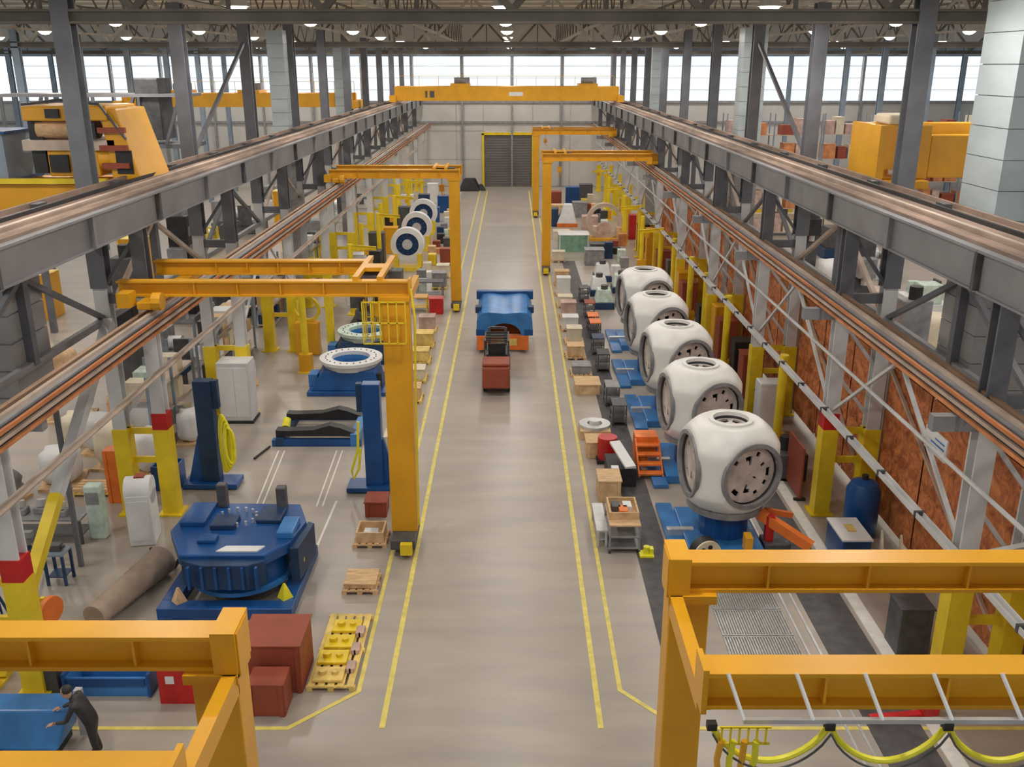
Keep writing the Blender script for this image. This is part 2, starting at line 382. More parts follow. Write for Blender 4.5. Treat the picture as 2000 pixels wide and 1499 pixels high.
# runway girders
def runway(side, xin, nm):
    s = side
    t = thing('crane_runway', 'high grey crane runway girder with rusty walkway along the %s side' % nm, 'girder', (s*xin, 5, 9.6))
    xm = s*.45; spans = [0]+[Y-5 for Y in YR2]+[110.5]
    for a, b_ in zip(spans, spans[1:]):
        q = MB(); q.box(0, a+.01, .84, s*.9, b_-.01, .9); q.box(s*.1, a+.01, 0, s*.8, b_-.01, .05); q.box(s*.16, a+.01, .05, s*.24, b_-.01, .84)
        q.build('span_beam', 'girder', t)
        for st in (0, .5):
            yy = a+(b_-a)*st
            MB().box(s*.02, yy, .05, s*.16, yy+.12, .84).build('stiffener', 'dark_grey' if st == 0 else 'girder', t)
    MB().box(s*.2, 0, .9, s*1.9, 110, .98).build('walkway_plate', 'walkway', t)
    MB().ibeam((s*.5, 0, 1.06), (s*.5, 110, 1.06), .12, .16, .04, .04).build('crane_rail', 'rail_pale', t)
    MB().box(s*1.3, 0, .98, s*1.38, 110, 1.08).build('conductor_bar', 'dark', t)
    MB().box(s*1.8, 0, .98, s*1.9, 110, 1.1).build('kerb_angle', 'walkway', t)
    for k in range(22): MB().box(s*1.5, 4+k*4.9, .98, s*1.7, 4.5+k*4.9, 1.1).build('junction_box', 'dark_grey', t)
    MB().bar((s*2.0, 0, .3), (s*2.0, 110, .3), .08, .6).build('back_girder', 'girder', t)
runway(-1, 10.4, 'left'); runway(1, 9.35, 'right')
def low_rail(side, x, nm):
    s = side
    t = thing('gantry_rail', 'lower rust coloured gantry crane rail along the %s side' % nm, 'rail', (s*x, 5, 6.95))
    MB().ibeam((0, 0, .25), (0, 111, .25), .3, .5, .05, .04).build('rail_beam', 'girder', t)
    MB().box(-.05, 0, .5, .05, 111, .58).build('rail_head', 'rail_pale', t)
    MB().bar((-s*.26, 0, .42), (-s*.26, 111, .42), .06, .08).build('conductor_bar', 'rust_orange', t)
    MB().bar((-s*.26, 0, .26), (-s*.26, 111, .26), .06, .08).build('conductor_bar', 'rail_pale', t)
    MB().bar((-s*.26, 0, .10), (-s*.26, 111, .10), .06, .08).build('conductor_bar', 'copper', t)
    MB().bar((s*.35, 0, .45), (s*.35, 111, .45), .12, .1).build('cable_duct', 'rust', t)
low_rail(-1, 10.0, 'left'); low_rail(1, 9.7, 'right')
tag(MB().tube([(-9.95, 5, 5.75), (-9.95, 112, 5.75)], .06, 8).bar((-10.2, 5, 5.6), (-10.2, 112, 5.6), .2, .05).build('pipe_run', 'rail_pale'), 'pale pipe and narrow tray running below the left gantry rail', 'pipe')
pr = thing('cable_tray', 'pale cable tray with dark clips running before the orange screens on the right', 'cable tray', (9.75, 5, 3.75))
MB().box(-.1, 0, 0, .1, 107, .05).box(-.1, 0, .05, -.07, 107, .13).box(.07, 0, .05, .1, 107, .13).build('tray', 'white_paint', pr)
c0 = None
for k in range(40):
    c0 = MB().box(-.12, 0, -.02, .12, .08, .15).build('clip', 'dark_grey', pr, (0, 8+k*2.4, 0)) if c0 is None else (again(c0, (0, 8+k*2.4, 0)) and c0)
tag(MB().tube([(9.75, 5, 5.6), (9.75, 112, 5.6)], .05, 8).build('pipe_run', 'white_paint'), 'thin white pipe below the right gantry rail', 'pipe')
# bracing between columns, one object per bay and side
for side, nm, xo in ((-1, 'left', 12.5), (1, 'right', 11.5)):
    for k, (a, b_) in enumerate(zip(YR2, YR2[1:])):
        t = thing('bay_bracing', 'diagonal bracing of the %s bay between columns on the %s side' % (ORD[k], nm), 'bracing', (side*xo, a, 5), 0, 'bay bracing, %s side' % nm)
        L = b_-a
        MB().bar((0, .25, 4.0), (0, L-.25, 4.0), .16, .2).build('tie_beam', 'girder', t)
        MB().bar((0, .25, 1.6), (0, L-.25, 1.6), .16, .2).build('tie_beam', 'girder', t)
        for p, q in (((0, .25, 1.7), (0, L/2, 3.9)), ((0, L/2, 3.9), (0, L-.25, 1.7))):
            MB().bar(p, q, .14).build('diagonal', 'steel' if k % 2 else 'rail_pale', t)
        MB().bar((0, L/2, 1.6), (0, L/2, 4.0), .25).build('strut', 'steel', t)
        if side > 0 or k == 3:
            MB().bar((-side*1.35, .25, -1.3), (-side*1.35, L/2, 1.7), .09).build('diagonal', 'white_paint', t)
            MB().bar((-side*1.35, L/2, 1.7), (-side*1.35, L-.25, -1.3), .09).build('diagonal', 'white_paint', t)
br = thing('raking_brace', 'long raking brace, yellow below and white above, at lower left', 'brace', (-12.3, 19.1, 0))
MB().bar((0, 0, 0), (0, 3.9, 3.0), .3).build('lower_brace', 'bright_yellow', br); MB().bar((0, 3.9, 3.0), (0, 8.6, 6.6), .3).build('upper_brace', 'white_paint', br)
for side, x in ((-1, 12.5), (1, 11.5)):
    nm = 'left' if side < 0 else 'right'
    br = thing('raking_brace', 'slanting dark stay above the %s walkway between upper columns' % nm, 'brace', (side*x, 37.3, 10.6))
    MB().bar((0, .22, 0), (0, 9.08, 4.4), .14).build('stay', 'steel', br)
# ribbed clad pillars
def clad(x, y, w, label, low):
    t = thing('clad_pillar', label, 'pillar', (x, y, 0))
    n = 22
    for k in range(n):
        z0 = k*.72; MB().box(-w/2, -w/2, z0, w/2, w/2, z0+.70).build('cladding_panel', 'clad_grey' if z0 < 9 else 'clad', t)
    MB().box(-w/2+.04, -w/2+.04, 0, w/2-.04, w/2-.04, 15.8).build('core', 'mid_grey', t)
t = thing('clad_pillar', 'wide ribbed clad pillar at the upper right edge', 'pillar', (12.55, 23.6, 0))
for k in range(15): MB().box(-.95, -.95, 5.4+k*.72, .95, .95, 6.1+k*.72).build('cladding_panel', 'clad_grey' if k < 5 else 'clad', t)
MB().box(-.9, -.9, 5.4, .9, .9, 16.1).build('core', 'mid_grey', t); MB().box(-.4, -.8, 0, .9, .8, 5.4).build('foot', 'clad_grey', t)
clad(12.4, 51.2, 1.2, 'slimmer ribbed clad pillar beside the right runway farther back', 1)
t = thing('air_plenum', 'grey ribbed clad air plenum on thin posts at the left edge', 'duct', (-13.55, 23.6, 0))
for k in range(7): MB().box(-.95, -.95, 5.2+k*.72, .95, .95, 5.88+k*.72).build('cladding_panel', 'clad_grey', t)
MB().box(-.9, -.9, 5.2, .9, .9, 10.1).build('core', 'mid_grey', t)
for x in (-.85, .85): MB().bar((x, .85, 0), (x, .85, 5.2), .12).build('post', 'steel', t)
clad(-12.9, 54.6, .9, 'pale ribbed clad pillar beside the left row of columns', 1)
clad(-14.1, 82, 1.2, 'distant pale clad pillar beyond the left runway', 1)
clad(13.0, 88, 1.3, 'distant pale clad pillar beyond the right runway', 1)

# ================================================================== CRANES
def bridge_crane(x0, x1, Y, z, label, box_h=1.3, trolleys=(.3, .85), text=True):
    t = thing('bridge_crane', label, 'crane', (x0, Y, z)); L = x1-x0
    for y, nm in ((0, 'girder'), (2.2, 'girder')): MB().box(.4, y-.3, 0, L-.4, y+.3, box_h).build(nm, 'yellow', t, bevel=.03)
    for x in (0, L-.6):
        e = MB().box(x, -1.2, -.1, x+.6, 3.4, .5).build('end_truck', 'yellow', t, bevel=.03)
        MB().cyl((x+.2, -.9, 0), (x+.4, -.9, 0), .25, 12).cyl((x+.2, 3.1, 0), (x+.4, 3.1, 0), .25, 12).build('wheels', 'dark_grey', e)
    for f in trolleys:
        x = L*f
        h = MB().box(x-.9, -.2, box_h, x+.9, 2.4, box_h+.25).build('hoist_trolley', 'yellow', t)
        MB().cyl((x-.6, 1.1, box_h+.5), (x+.5, 1.1, box_h+.5), .3, 14).box(x+.5, .8, box_h+.25, x+.85, 1.4, box_h+.8).build('hoist_drum', 'mid_grey', h)
    for k in range(12):
        x = .6+k*(L-1.2)/11
        MB().bar((x, 2.6, box_h), (x, 2.6, box_h+.9), .04).build('railing_post', 'bright_yellow', t)
    MB().bar((.6, 2.6, box_h+.9), (L-.6, 2.6, box_h+.9), .04).build('railing_rail', 'bright_yellow', t)
    if text:
        MB().box(L*.51, -.31, .45, L*.57, -.3, .8).build('name_plate', 'white', t)
        MB().box(L*.15, -.31, .3, L*.16, -.3, .9).box(L*.17, -.31, .3, L*.19, -.3, .9).build('warning_plate', 'dark_grey', t)
    return t
bridge_crane(-11.4, 10.4, 92, 10.85, 'yellow twin girder bridge crane spanning the centre of the hall')
bridge_crane(-33, -13.0, 82, 10.7, 'yellow bridge crane in the left side bay far back', 1.1, (.25, .55), False)
# yellow crab unit in the left bay near the runway
t = thing('crane_crab', 'large yellow crane crab with machinery seen between left columns', 'crane', (-13.9, 31.2, 10.66)); t.scale = (.85, 1, .9)
MB().box(-1.7, -1.0, .9, 1.7, 1.4, 1.25).build('deck', 'rail_pale', t); MB().box(-1.5, -1.1, 1.9, 1.6, 1.3, 2.4).build('roof_housing', 'yellow', t, bevel=.05)
MB().box(-.9, -.9, 0, 1.0, 1.2, .9).build('gear_housing', 'yellow', t, bevel=.06); MB().box(-1.5, -.8, .1, -1.0, 1.0, 1.9).build('motor_cabinet', 'dark', t)
MB().cyl((-1.2, -.6, 1.6), (1.0, -.6, 1.6), .32, 16).build('rope_drum', 'wood', t, smooth=True)
MB().cyl((1.0, -.5, .6), (1.7, -.5, .6), .45, 16).build('motor', 'yellow', t, smooth=True)
MB().prism([(1.5, -1.0), (2.6, -1.0), (2.8, 1.2), (1.5, 1.2)], -.4, 2.3, [(1.3, -1.0), (1.9, -1.0), (2.0, 1.2), (1.3, 1.2)]).build('side_housing', 'yellow', t, bevel=.05)
for z in (.3, .9, 1.5): MB().box(1.2, -1.15, z, 2.2, -1.0, z+.18).build('louvre', 'brick_red', t)
for k, (x0, z0, x1, z1, m_) in enumerate(((-.8, .15, -.1, .75, 'dark'), (0, .2, .6, .7, 'brick_red'), (.7, 1.3, 1.15, 1.85, 'dark'), (-.6, 2.0, -.1, 2.3, 'dark'), (.2, 2.0, .9, 2.3, 'brick_red'))):
    MB().box(x0, -1.18 if z0 > 1.2 else -.98, z0, x1, -.9, z1).build('access_panel', m_, t)
MB().tube([(-1.4, -1.15, 2.45), (0, -1.2, 2.6), (1.4, -1.15, 2.45), (2.2, -1.1, 1.3)], .05).build('pipe', 'dark_grey', t); MB().prism([(1.7, -1.03), (2.3, -1.03), (2.3, -.98), (1.7, -.98)], .1, .9).build('dark_opening', 'dark', t)
MB().box(-3.6, -1.4, -.2, 1.4, -1.2, -.02).build('running_beam', 'bright_yellow', t)
t = thing('equipment_cabinet', 'blue-grey ribbed equipment container at the far left edge', 'container', (-17.5, 31.5, 10.46)); t.scale = (.85, 1, .85)
for k in range(8): MB().box(-2.3+k*.5, -1, .1, -1.85+k*.5, 1.0, 1.75).build('side_panel', 'steel_blue', t)
MB().box(-2.4, -1.1, 0, 1.8, 1.1, .1).box(-2.4, -1.1, 1.75, 1.8, 1.1, 1.85).build('frame', 'blue', t)
t = thing('maintenance_platform', 'grey lattice maintenance walkway in the left bay beyond the yellow crab', 'platform', (-22.5, 50, 10))
MB().box(-3.2, -1, 2.5, 6.2, 1.4, 2.65).build('deck', 'girder', t); MB().box(-3.2, -1, 0, 6.2, 1.4, .2).build('lower_deck', 'steel', t)
for k in range(9):
    x = -3.1+k*1.15; MB().bar((x, -1, .2), (x+(.9 if k % 2 else 0), -1, 2.5), .14).build('strut', 'steel', t)
MB().box(3.6, -.9, .4, 4.8, 1, 3.4).build('lift_cabin', 'dark_grey', t, bevel=.05)
for x in (-2.8, 5.6): MB().bar((x, 0, -10), (x, 0, 0), .3).build('leg', 'steel', t)
bridge_crane(-33, -12.85, 30.3, 9.34, 'yellow bridge crane in the left side bay carrying the large crab', 1.1, (.2,), False)
# right bay crane box girder
t = thing('bridge_crane', 'yellow box girder crane seen end on in the right side bay', 'crane', (13.0, 34.5, 9.9))
MB().box(.2, 0, .2, 2.0, .25, 2.1).box(.2, 1.5, .2, 12.5, 1.9, 2.1).box(2.0, -.0, .25, 18, .6, 1.75).build('girder', 'yellow', t, bevel=.04)
MB().box(0, -.5, -.1, 1.9, 2.6, .2).build('end_truck', 'yellow', t, bevel=.04); MB().box(-.05, -.5, .2, .2, 2.4, 2.1).build('end_plate', 'yellow', t)
MB().cyl((.5, -.1, .45), (1.5, -.1, .45), .12, 10).build('buffer', 'rail_pale', t); MB().box(.4, 0, 2.1, 1.6, 1.4, 2.45).build('top_gear', 'cream', t, bevel=.08)
MB().box(7.6, -.2, .2, 9.6, 0, 1.9).build('panel_cabinet', 'yellow', t)

def semi_gantry(side, Yr, Yf, xleg, xrail, ztop, label, leg_at='rear', hh=.44, cage=False, short=0, lw=.52, ext=-.22):
    s = side; t = thing('semi_gantry_crane', label, 'gantry crane', (s*xleg, Yr, 0), 0, 'yellow semi gantry cranes')
    X = s*(xrail-xleg); dy = Yf-Yr; z = ztop
    def gird(y, x0): 
        g_ = MB().ibeam((x0, y, z-hh/2), (X+s*ext, y, z-hh/2), .34, hh, .05, .06).build('girder', 'yellow', t)
        MB().box(x0-s*.02, y-.2, z-hh-.04, x0+s*.04, y+.2, z+.06).build('end_plate', 'yellow', g_)
        for k in range(1, 6): MB().box(x0+(X-x0)*k/6-.015, y-.15, z-hh+.05, x0+(X-x0)*k/6+.015, y+.15, z-.05).build('stiffener', 'yellow', g_)
    gird(0, -s*.02 + (s*short if leg_at == 'front' else 0)); gird(dy, -s*.02)
    MB().box(0, min(0, dy)+.18, z-hh-.28, s*.16, max(0, dy)-.18, z-hh+.0).build('end_tie', 'yellow', t)
    yl = 0 if leg_at == 'rear' else dy
    lg = MB().box(0, yl-.22, .55, s*lw, yl+.22, z-hh-.02).build('leg', 'yellow', t, bevel=.02)
    MB().box(-s*.02, yl-.26, z-hh-.12, s*(lw+.08), yl+.26, z-hh).build('leg_flange', 'yellow', lg)
    MB().bar((s*.26, yl+.3*(1 if dy > 0 else 1), .5), (s*.26, yl+1.0, 2.6), .1).build('knee_brace', 'yellow', t)
    bo = MB().box(s*.02, yl-.8, .22, s*(lw-.02), yl+.8, .55).build('wheel_bogie', 'dark_grey', t, bevel=.03)
    MB().cyl((s*.12, yl-.55, .22), (s*.4, yl-.55, .22), .22, 14).build('wheel', 'brick_red', bo); MB().cyl((s*.12, yl+.55, .22), (s*.4, yl+.55, .22), .22, 14).build('wheel', 'brick_red', bo)
    MB().box(s*.1, yl-1.0, .15, s*.45, yl-.8, .5).build('buffer', 'bright_yellow', bo)
    et = MB().box(X-.2, min(0, dy)-.8, 7.64, X+.2, max(0, dy)+.8, 7.85).build('end_truck', 'yellow', t, bevel=.03)
    for yy in (min(0, dy)-.5, max(0, dy)+.5): MB().cyl((X-.08, yy, 7.72), (X+.08, yy, 7.72), .16, 12).build('wheel', 'yellow', et)
    md = s if s < 0 else -s
    MB().box(X+md*.25, min(0, dy)-1.1, z-hh-.1, X+md*.6, min(0, dy)-.6, z-hh+.3).cyl((X-s*.5, min(0, dy)-.7, z-hh), (X-s*.25, min(0, dy)-.7, z-hh), .25, 12).build('drive_motor', 'yellow', et)
    xh = X*(.75 if ztop < 8.2 else .16)
    tr = MB().box(xh-.42, min(0, dy)-.1, z, xh-.26, max(0, dy)+.1, z+.12).box(xh+.26, min(0, dy)-.1, z, xh+.42, max(0, dy)+.1, z+.12).box(xh-.26, dy/2-.3, z, xh+.26, dy/2+.3, z+.12).build('hoist_trolley', 'yellow', t)
    MB().cyl((xh-.45, dy/2, z-.25), (xh+.45, dy/2, z-.25), .25, 14).box(xh+.45, dy/2-.25, z-.5, xh+.8, dy/2+.25, z).build('hoist_drum', 'dark_grey', tr, smooth=True)
    MB().cyl((xh, dy/2, z-1.0), (xh, dy/2, z-.4), .015, 6).build('hoist_cable', 'dark', tr)
    MB().box(xh-.15, dy/2-.1, z-1.4, xh+.15, dy/2+.1, z-1.0).tube([(xh, dy/2, z-1.4), (xh, dy/2, z-1.6), (xh+.12, dy/2, z-1.7), (xh+.15, dy/2, z-1.55)], .03).build('hook_block', 'yellow', tr)
    if cage:
        q = MB()
        for a in range(6):
            for b_ in range(3):
                q.bar((s*.1+s*a*.24, dy+.3-.35*b_, z-hh-1.3), (s*.1+s*a*.24, dy+.3-.35*b_, z-hh-.1), .035)
        for zz in (z-hh-1.3, z-hh-.7, z-hh-.1): q.bar((s*.1, dy+.3, zz), (s*1.3, dy+.3, zz), .035).bar((s*.1, dy-.4, zz), (s*1.3, dy-.4, zz), .035)
        q.build('service_cage', 'bright_yellow', t)
        MB().tube([(-s*.05, dy-.2, z-.2), (-s*.15, dy-.3, z-1), (-s*.1, dy-.25, z-3), (-s*.05, dy-.25, .8)], .035).build('power_cable', 'bright_yellow', t)
    return t
g1 = semi_gantry(1, 10.7, 8.4, 2.02, 9.7, 8.02, 'yellow semi gantry crane with festoon cable filling the lower right corner')
g2 = semi_gantry(-1, 9.1, 6.95, 3.08, 10.1, 7.99, 'yellow semi gantry crane filling the lower left corner')
semi_gantry(-1, 28.7, 25.8, 2.88, 10.1, 8.3, 'yellow semi gantry crane with tall leg left of the aisle, middle distance', 'front', .44, True, 1.5, .78, .95)
semi_gantry(-1, 57.8, 55.3, 3.05, 10.1, 8.3, 'distant yellow semi gantry crane left of the aisle near the rotor discs', 'front', .5, False, 0, .62, .5)
semi_gantry(1, 68.2, 65.7, 2.1, 9.7, 8.3, 'distant yellow semi gantry crane right of the aisle, nearer of two', 'front', .5, False, 0, .62, .3)
semi_gantry(1, 94.8, 92.2, 2.0, 9.7, 8.3, 'farthest yellow semi gantry crane right of the aisle before the back wall', 'front', .55, False, 0, .62, .3)
# festoon on the front right gantry
t = g1; yf = 8.4-10.7-.42
MB().bar((.35, yf, 7.64), (8.2, yf, 7.64), .05, .05).build('festoon_rail', 'metal', t)
a0 = None
for k in range(6):
    p = (.22+k*.71, 0, 0)
    if a0 is None: a0 = MB().bar((0, -2.47, 8.03), (.13, yf-.02, 7.66), .03).build('support_arm', 'white', t, p)
    else: again(a0, p)
for k in range(6):
    pts = []
    x0 = .03+k*1.21
    for i in range(17):
        u = i/16; pts.append((x0+u*1.21, yf, 7.58-.44*(1-(2*u-1)**2)**.8))
    MB().tube(pts, .035, 8).build('festoon_cable', 'hose_yellow', t, smooth=True)
    MB().tube([(a, b_-.07, c-.05) for a, b_, c in pts], .012, 6).build('festoon_lead', 'dark_grey', t, smooth=True)
    MB().box(x0-.05, yf-.04, 7.54, x0+.05, yf+.04, 7.62).build('cable_carrier', 'dark', t)
q = MB()
for k in range(6): q.bar((.12+k*.09, yf-.08, 7.42), (.12+k*.09, yf-.08, 7.62), .02)
q.bar((.1, yf-.08, 7.62), (.62, yf-.08, 7.62), .02).bar((.1, yf-.08, 7.42), (.62, yf-.08, 7.42), .02); q.build('cable_basket', 'bright_yellow', t)
for k in range(4):
    MB().tube([(.12+.12*k, yf-.08, 7.45), (.10+.13*k, yf-.05, 7.2), (.14+.1*k, yf-.02, 6.9), (.12+.11*k, yf+.0, 6.3), (.15+.1*k, yf+.1, 5.3)], .035, 7).build('hanging_cable', 'hose_yellow' if k % 2 else 'yellow', t, smooth=True)
MB().box(-.02, -.24, 7.54, .25, .3, 8.1).build('corner_gusset', 'yellow', g1); MB().box(.02, -.24, 7.5, -.25, .3, 8.08).build('corner_gusset', 'yellow', g2)

# ================================================================== MAIN OBJECTS
# --- cast hubs
NS = [Vector((math.cos(a), math.sin(a), 0)) for a in (math.radians(-67), math.radians(186), math.radians(58))]
def make_hub(loc, label):
    t = thing('rotor_hub', label, 'rotor hub', loc, 0, 'white cast rotor hubs in a row')
    bm = bmesh.new(); bmesh.ops.create_icosphere(bm, subdivisions=5, radius=1)
    RR = 1.66; H = 1.22; HT = 1.36
    for v in bm.verts:
        n = v.co.normalized(); r = RR
        m = max(n.dot(N) for N in NS)
        if m > 0: r = min(r, H/max(m, 1e-6))
        r = min(r, 1.50/max(1e-6, math.hypot(n.x, n.y)))
        if n.z > 0: r = min(r, HT/n.z)
        else: r = min(r, 1.25/max(-n.z, 1e-6))
        # pinch between the flanges
        r *= 1-.05*max(0, .55-m)
        v.co = n*r
    kill = [f for f in bm.faces if any((f.calc_center_median()-N*H).length < .94 for N in NS) or (f.calc_center_median()-Vector((0, 0, HT))).length < .60]
    bmesh.ops.delete(bm, geom=kill, context='FACES')
    me = bpy.data.meshes.new('shell'); bm.to_mesh(me); bm.free(); me.materials.append(M['hub_white'])
    me.polygons.foreach_set('use_smooth', [True]*len(me.polygons))
    o = bpy.data.objects.new('shell', me); COL.objects.link(o); o.parent = t; o.location = (0, 0, 2.15)
    for j, N in enumerate(NS+[Vector((0, 0, 1))]):
        c = Vector((0, 0, 2.15))+N*(H if j < 3 else HT); ro = 1.04 if j < 3 else .66
        MB().ring(c, N, ro, ro-.13, .12, 40).build('flange_ring', 'mid_grey' if j < 3 else 'hub_white', t, smooth=True)
        MB().lathe([(ro-.1, .0), (ro-.1, -.55), (0, -.55)], c, N, 32, cap=False).build('bore', 'dark_grey', t, smooth=True)
        # cast cover plate with real holes: polar grid with cells left out
        q = MB(); nr, na = 6, 30; ax = N; u = Vector((0, 0, 1)) if abs(ax.z) < .9 else Vector((1, 0, 0)); a_ = ax.cross(u).normalized(); b_ = ax.cross(a_)
        rp = ro-.15
        holes = {(4, 3), (4, 4), (4, 9), (4, 14), (4, 15), (4, 20), (4, 26), (2, 6), (3, 6), (3, 7), (3, 17), (2, 22), (3, 22), (3, 23), (4, 12), (1, 12)}
        if j == 3: holes = {(r_, a) for r_ in (2, 3, 4) for a in range(na) if a % 6 < 4}
        for r_ in range(nr):
            for a in range(na):
                if (r_, a) in holes: continue
                vs = []
                for dep in (-.14, -.2):
                    for rr, aa in ((r_, a), (r_+1, a), (r_+1, a+1), (r_, a+1)):
                        R1 = rp*(.02+rr/nr*.98); th = 2*math.pi*aa/na
                        vs.append(c+ax*dep+a_*math.cos(th)*R1+b_*math.sin(th)*R1)
                q.add(vs, [(0, 1, 2, 3), (7, 6, 5, 4), (0, 4, 5, 1), (1, 5, 6, 2), (2, 6, 7, 3), (3, 7, 4, 0)])
        q.build('cover_plate', 'cast', t)
    MB().ring((0, 0, .82), (0, 0, 1), 1.15, .85, .2, 40).build('support_ring', 'mid_grey', t)
    MB().box(.12, -1.66, 3.0, .5, -1.5, 3.04).build('cast_marking', 'pale_green', t) if False else None
    return t
HY = [26.2, 31.7, 37.1, 42.4, 48.0]; HXs = [6.55, 6.7, 6.75, 6.7, 6.9]
hub0 = None
names = ['nearest and fully visible', 'second from the camera', 'third, in the middle of the row', 'fourth, partly hidden', 'farthest of the row']
for k in range(5):
    lab = 'white cast three-flange rotor hub on blue stand, '+names[k]
    hub0 = make_hub((HXs[k], HY[k], .45), lab) if hub0 is None else (dup(hub0, (HXs[k], HY[k], .45), lab) and hub0)
    st = thing('hub_stand', 'blue steel skid with walkway under the hub, '+names[k], 'stand', (HXs[k], HY[k], 0), 0, 'blue hub stands')
    MB().box(-1.25, -1.5, 0, 1.0, 1.6, .30).build('skid', 'blue_light', st, bevel=.03); MB().cyl((0, 0, .3), (0, 0, .75+.4), .75, 24).build('pedestal', 'blue', st)
    MB().box(-1.75, -1.9, .02, -1.25, 2.2, .14).build('side_walkway', 'blue_light', st); MB().box(-1.72, -.1, .14, -.9, .12, .34).build('crossbar', 'metal', st)
# --- trio of discs and others on the left line
def disc(loc, label, inner):
    t = thing('generator_rotor', label, 'rotor disc', loc, 0, 'upright rotor discs in a row')
    z = 1.85
    MB().ring((0, 0, z), (0, 1, 0), 1.2, .82, .7, 40).build('rim', 'white', t, smooth=True)
    MB().cyl((0, -.1, z), (0, .2, z), .84, 36).build('web_plate', inner, t)
    MB().cyl((0, -.32, z), (0, -.1, z), .36, 24).build('hub_boss', 'metal', t, smooth=True)
    for k in range(12):
        a = k*math.pi/6; MB().bar((math.cos(a)*.34, -.16, z+math.sin(a)*.34), (math.cos(a)*.8, -.16, z+math.sin(a)*.8), .06).build('spoke', 'blue', t)
    MB().box(-.9, -.6, 0, .9, .6, .25).box(-1.0, -.5, .25, -.7, .5, 1.2).box(.7, -.5, .25, 1.0, .5, 1.2).build('cradle', 'bright_yellow', t)
disc((-7.5, 67, 0), 'white rimmed upright rotor disc with dark blue centre, nearest of three', 'blue_dark')
disc((-7.55, 74.5, 0), 'white rimmed upright rotor disc, middle of three', 'blue_dark')
disc((-7.7, 82, 0), 'white rimmed upright rotor disc, farthest of three', 'blue_dark')
def ringstand(loc, label, top, body):
    t = thing('bearing_frame', label, 'machine frame', loc, 0, 'ring topped frames on the left line')
    MB().box(-1.8, -1.5, 0, 1.7, 1.5, .2).build('skid', body, t, bevel=.02)
    MB().prism([(-1.65, -1.3), (1.45, -1.3), (1.55, 0), (1.3, 1.3), (-1.4, 1.3), (-1.75, 0)], .2, 1.05, [(-1.1, -1.1), (1.2, -1.1), (1.35, 0), (1.1, 1.1), (-1.1, 1.1), (-1.3, 0)]).build('skirt', body, t, bevel=.03)
    MB().lathe([(1.05, 1.0), (1.2, 1.0), (1.3, 1.25), (1.42, 1.28), (1.42, 1.42), (.86, 1.42), (.86, .9)], n=48, cap=False).build('flange_ring', top, t, smooth=True)
    MB().lathe([(.87, 1.3), (.8, .9), (0, .85)], n=32, cap=False).build('bore_floor', 'blue_light', t, smooth=True)
    for k in range(24):
        a = k*math.pi/12; 
        if k == 0: b0 = MB().cyl((0, 0, 1.42), (0, 0, 1.45), .035, 8).build('bolt', 'dark_grey', t, (1.14, 0, 0))
        else: again(b0, (1.14*math.cos(a), 1.14*math.sin(a), 0))
    MB().box(-1.9, -.5, .1, -1.5, .3, .7).build('side_bracket', 'blue_light', t); MB().cyl((1.35, -.9, .2), (1.35, -.9, .9), .15, 10).build('jack', 'dark', t)
ringstand((-7.35, 40.9, 0), 'blue machine frame with broad white ring flange on top, nearer one', 'white', 'blue')
ringstand((-7.35, 45.6, 0), 'blue grey machine frame with dull ring flange, farther one', 'pale_green', 'blue_dark')
t = thing('bearing_frame', 'dark unpainted gear assembly behind the ringed frames', 'machine frame', (-7.6, 51.5, 0))
MB().box(-1.5, -1.3, 0, 1.5, 1.3, .3).build('skid', 'dark', t); MB().lathe([(1.1, .3), (1.3, .6), (1.25, .9), (.8, 1.0), (.8, .4)], n=32).build('gear_ring', 'dark_grey', t, smooth=True)
for k in range(7):
    a = k*.9; MB().cyl((math.cos(a)*.9, math.sin(a)*.9, .9), (math.cos(a)*.9, math.sin(a)*.9, 1.5), .16, 10).build('actuator', 'dark', t)
MB().box(-1.6, .4, .9, -.7, 1.1, 1.8).build('motor', 'dark_grey', t)
# --- transport frame with two black arms
t = thing('transport_frame', 'blue transport frame carrying two black curved arms', 'transport frame', (-7.4, 33.6, 0))
for y in (.15, 3.0): MB().box(-1.9, y-.14, .0, 1.55, y+.14, .26).build('cross_beam', 'blue', t)
MB().box(-1.75, .0, .0, -1.45, 3.1, .34).build('side_beam', 'blue_dark', t); MB().box(1.15, .0, 0, 1.5, 3.1, .5).build('side_beam', 'blue_light', t)
for y in (.35, 2.2):
    q = MB(); prof = [(-1.75, .35, .62), (-1.3, .38, .60), (-.3, .38, .64), (.35, .38, .82), (.75, .38, .72), (1.3, .36, .5)]
    for a, b_ in zip(prof, prof[1:]):
        q.add([(a[0], y-.22, a[1]), (a[0], y+.22, a[1]), (a[0], y+.22, a[2]), (a[0], y-.22, a[2]), (b_[0], y-.22, b_[1]), (b_[0], y+.22, b_[1]), (b_[0], y+.22, b_[2]), (b_[0], y-.22, b_[2])],
              [(0, 1, 2, 3), (7, 6, 5, 4), (0, 4, 5, 1), (1, 5, 6, 2), (2, 6, 7, 3), (3, 7, 4, 0)])
    q.build('black_arm', 'dark', t)
MB().cyl((-1.6, 1.15, .35), (-1.6, 1.45, .6), .16, 10).build('clamp', 'hose_yellow', t)
MB().bar((-1.95, -.1, .06), (-2.25, -1.3, .06), .06).build('tow_bar', 'dark', t)
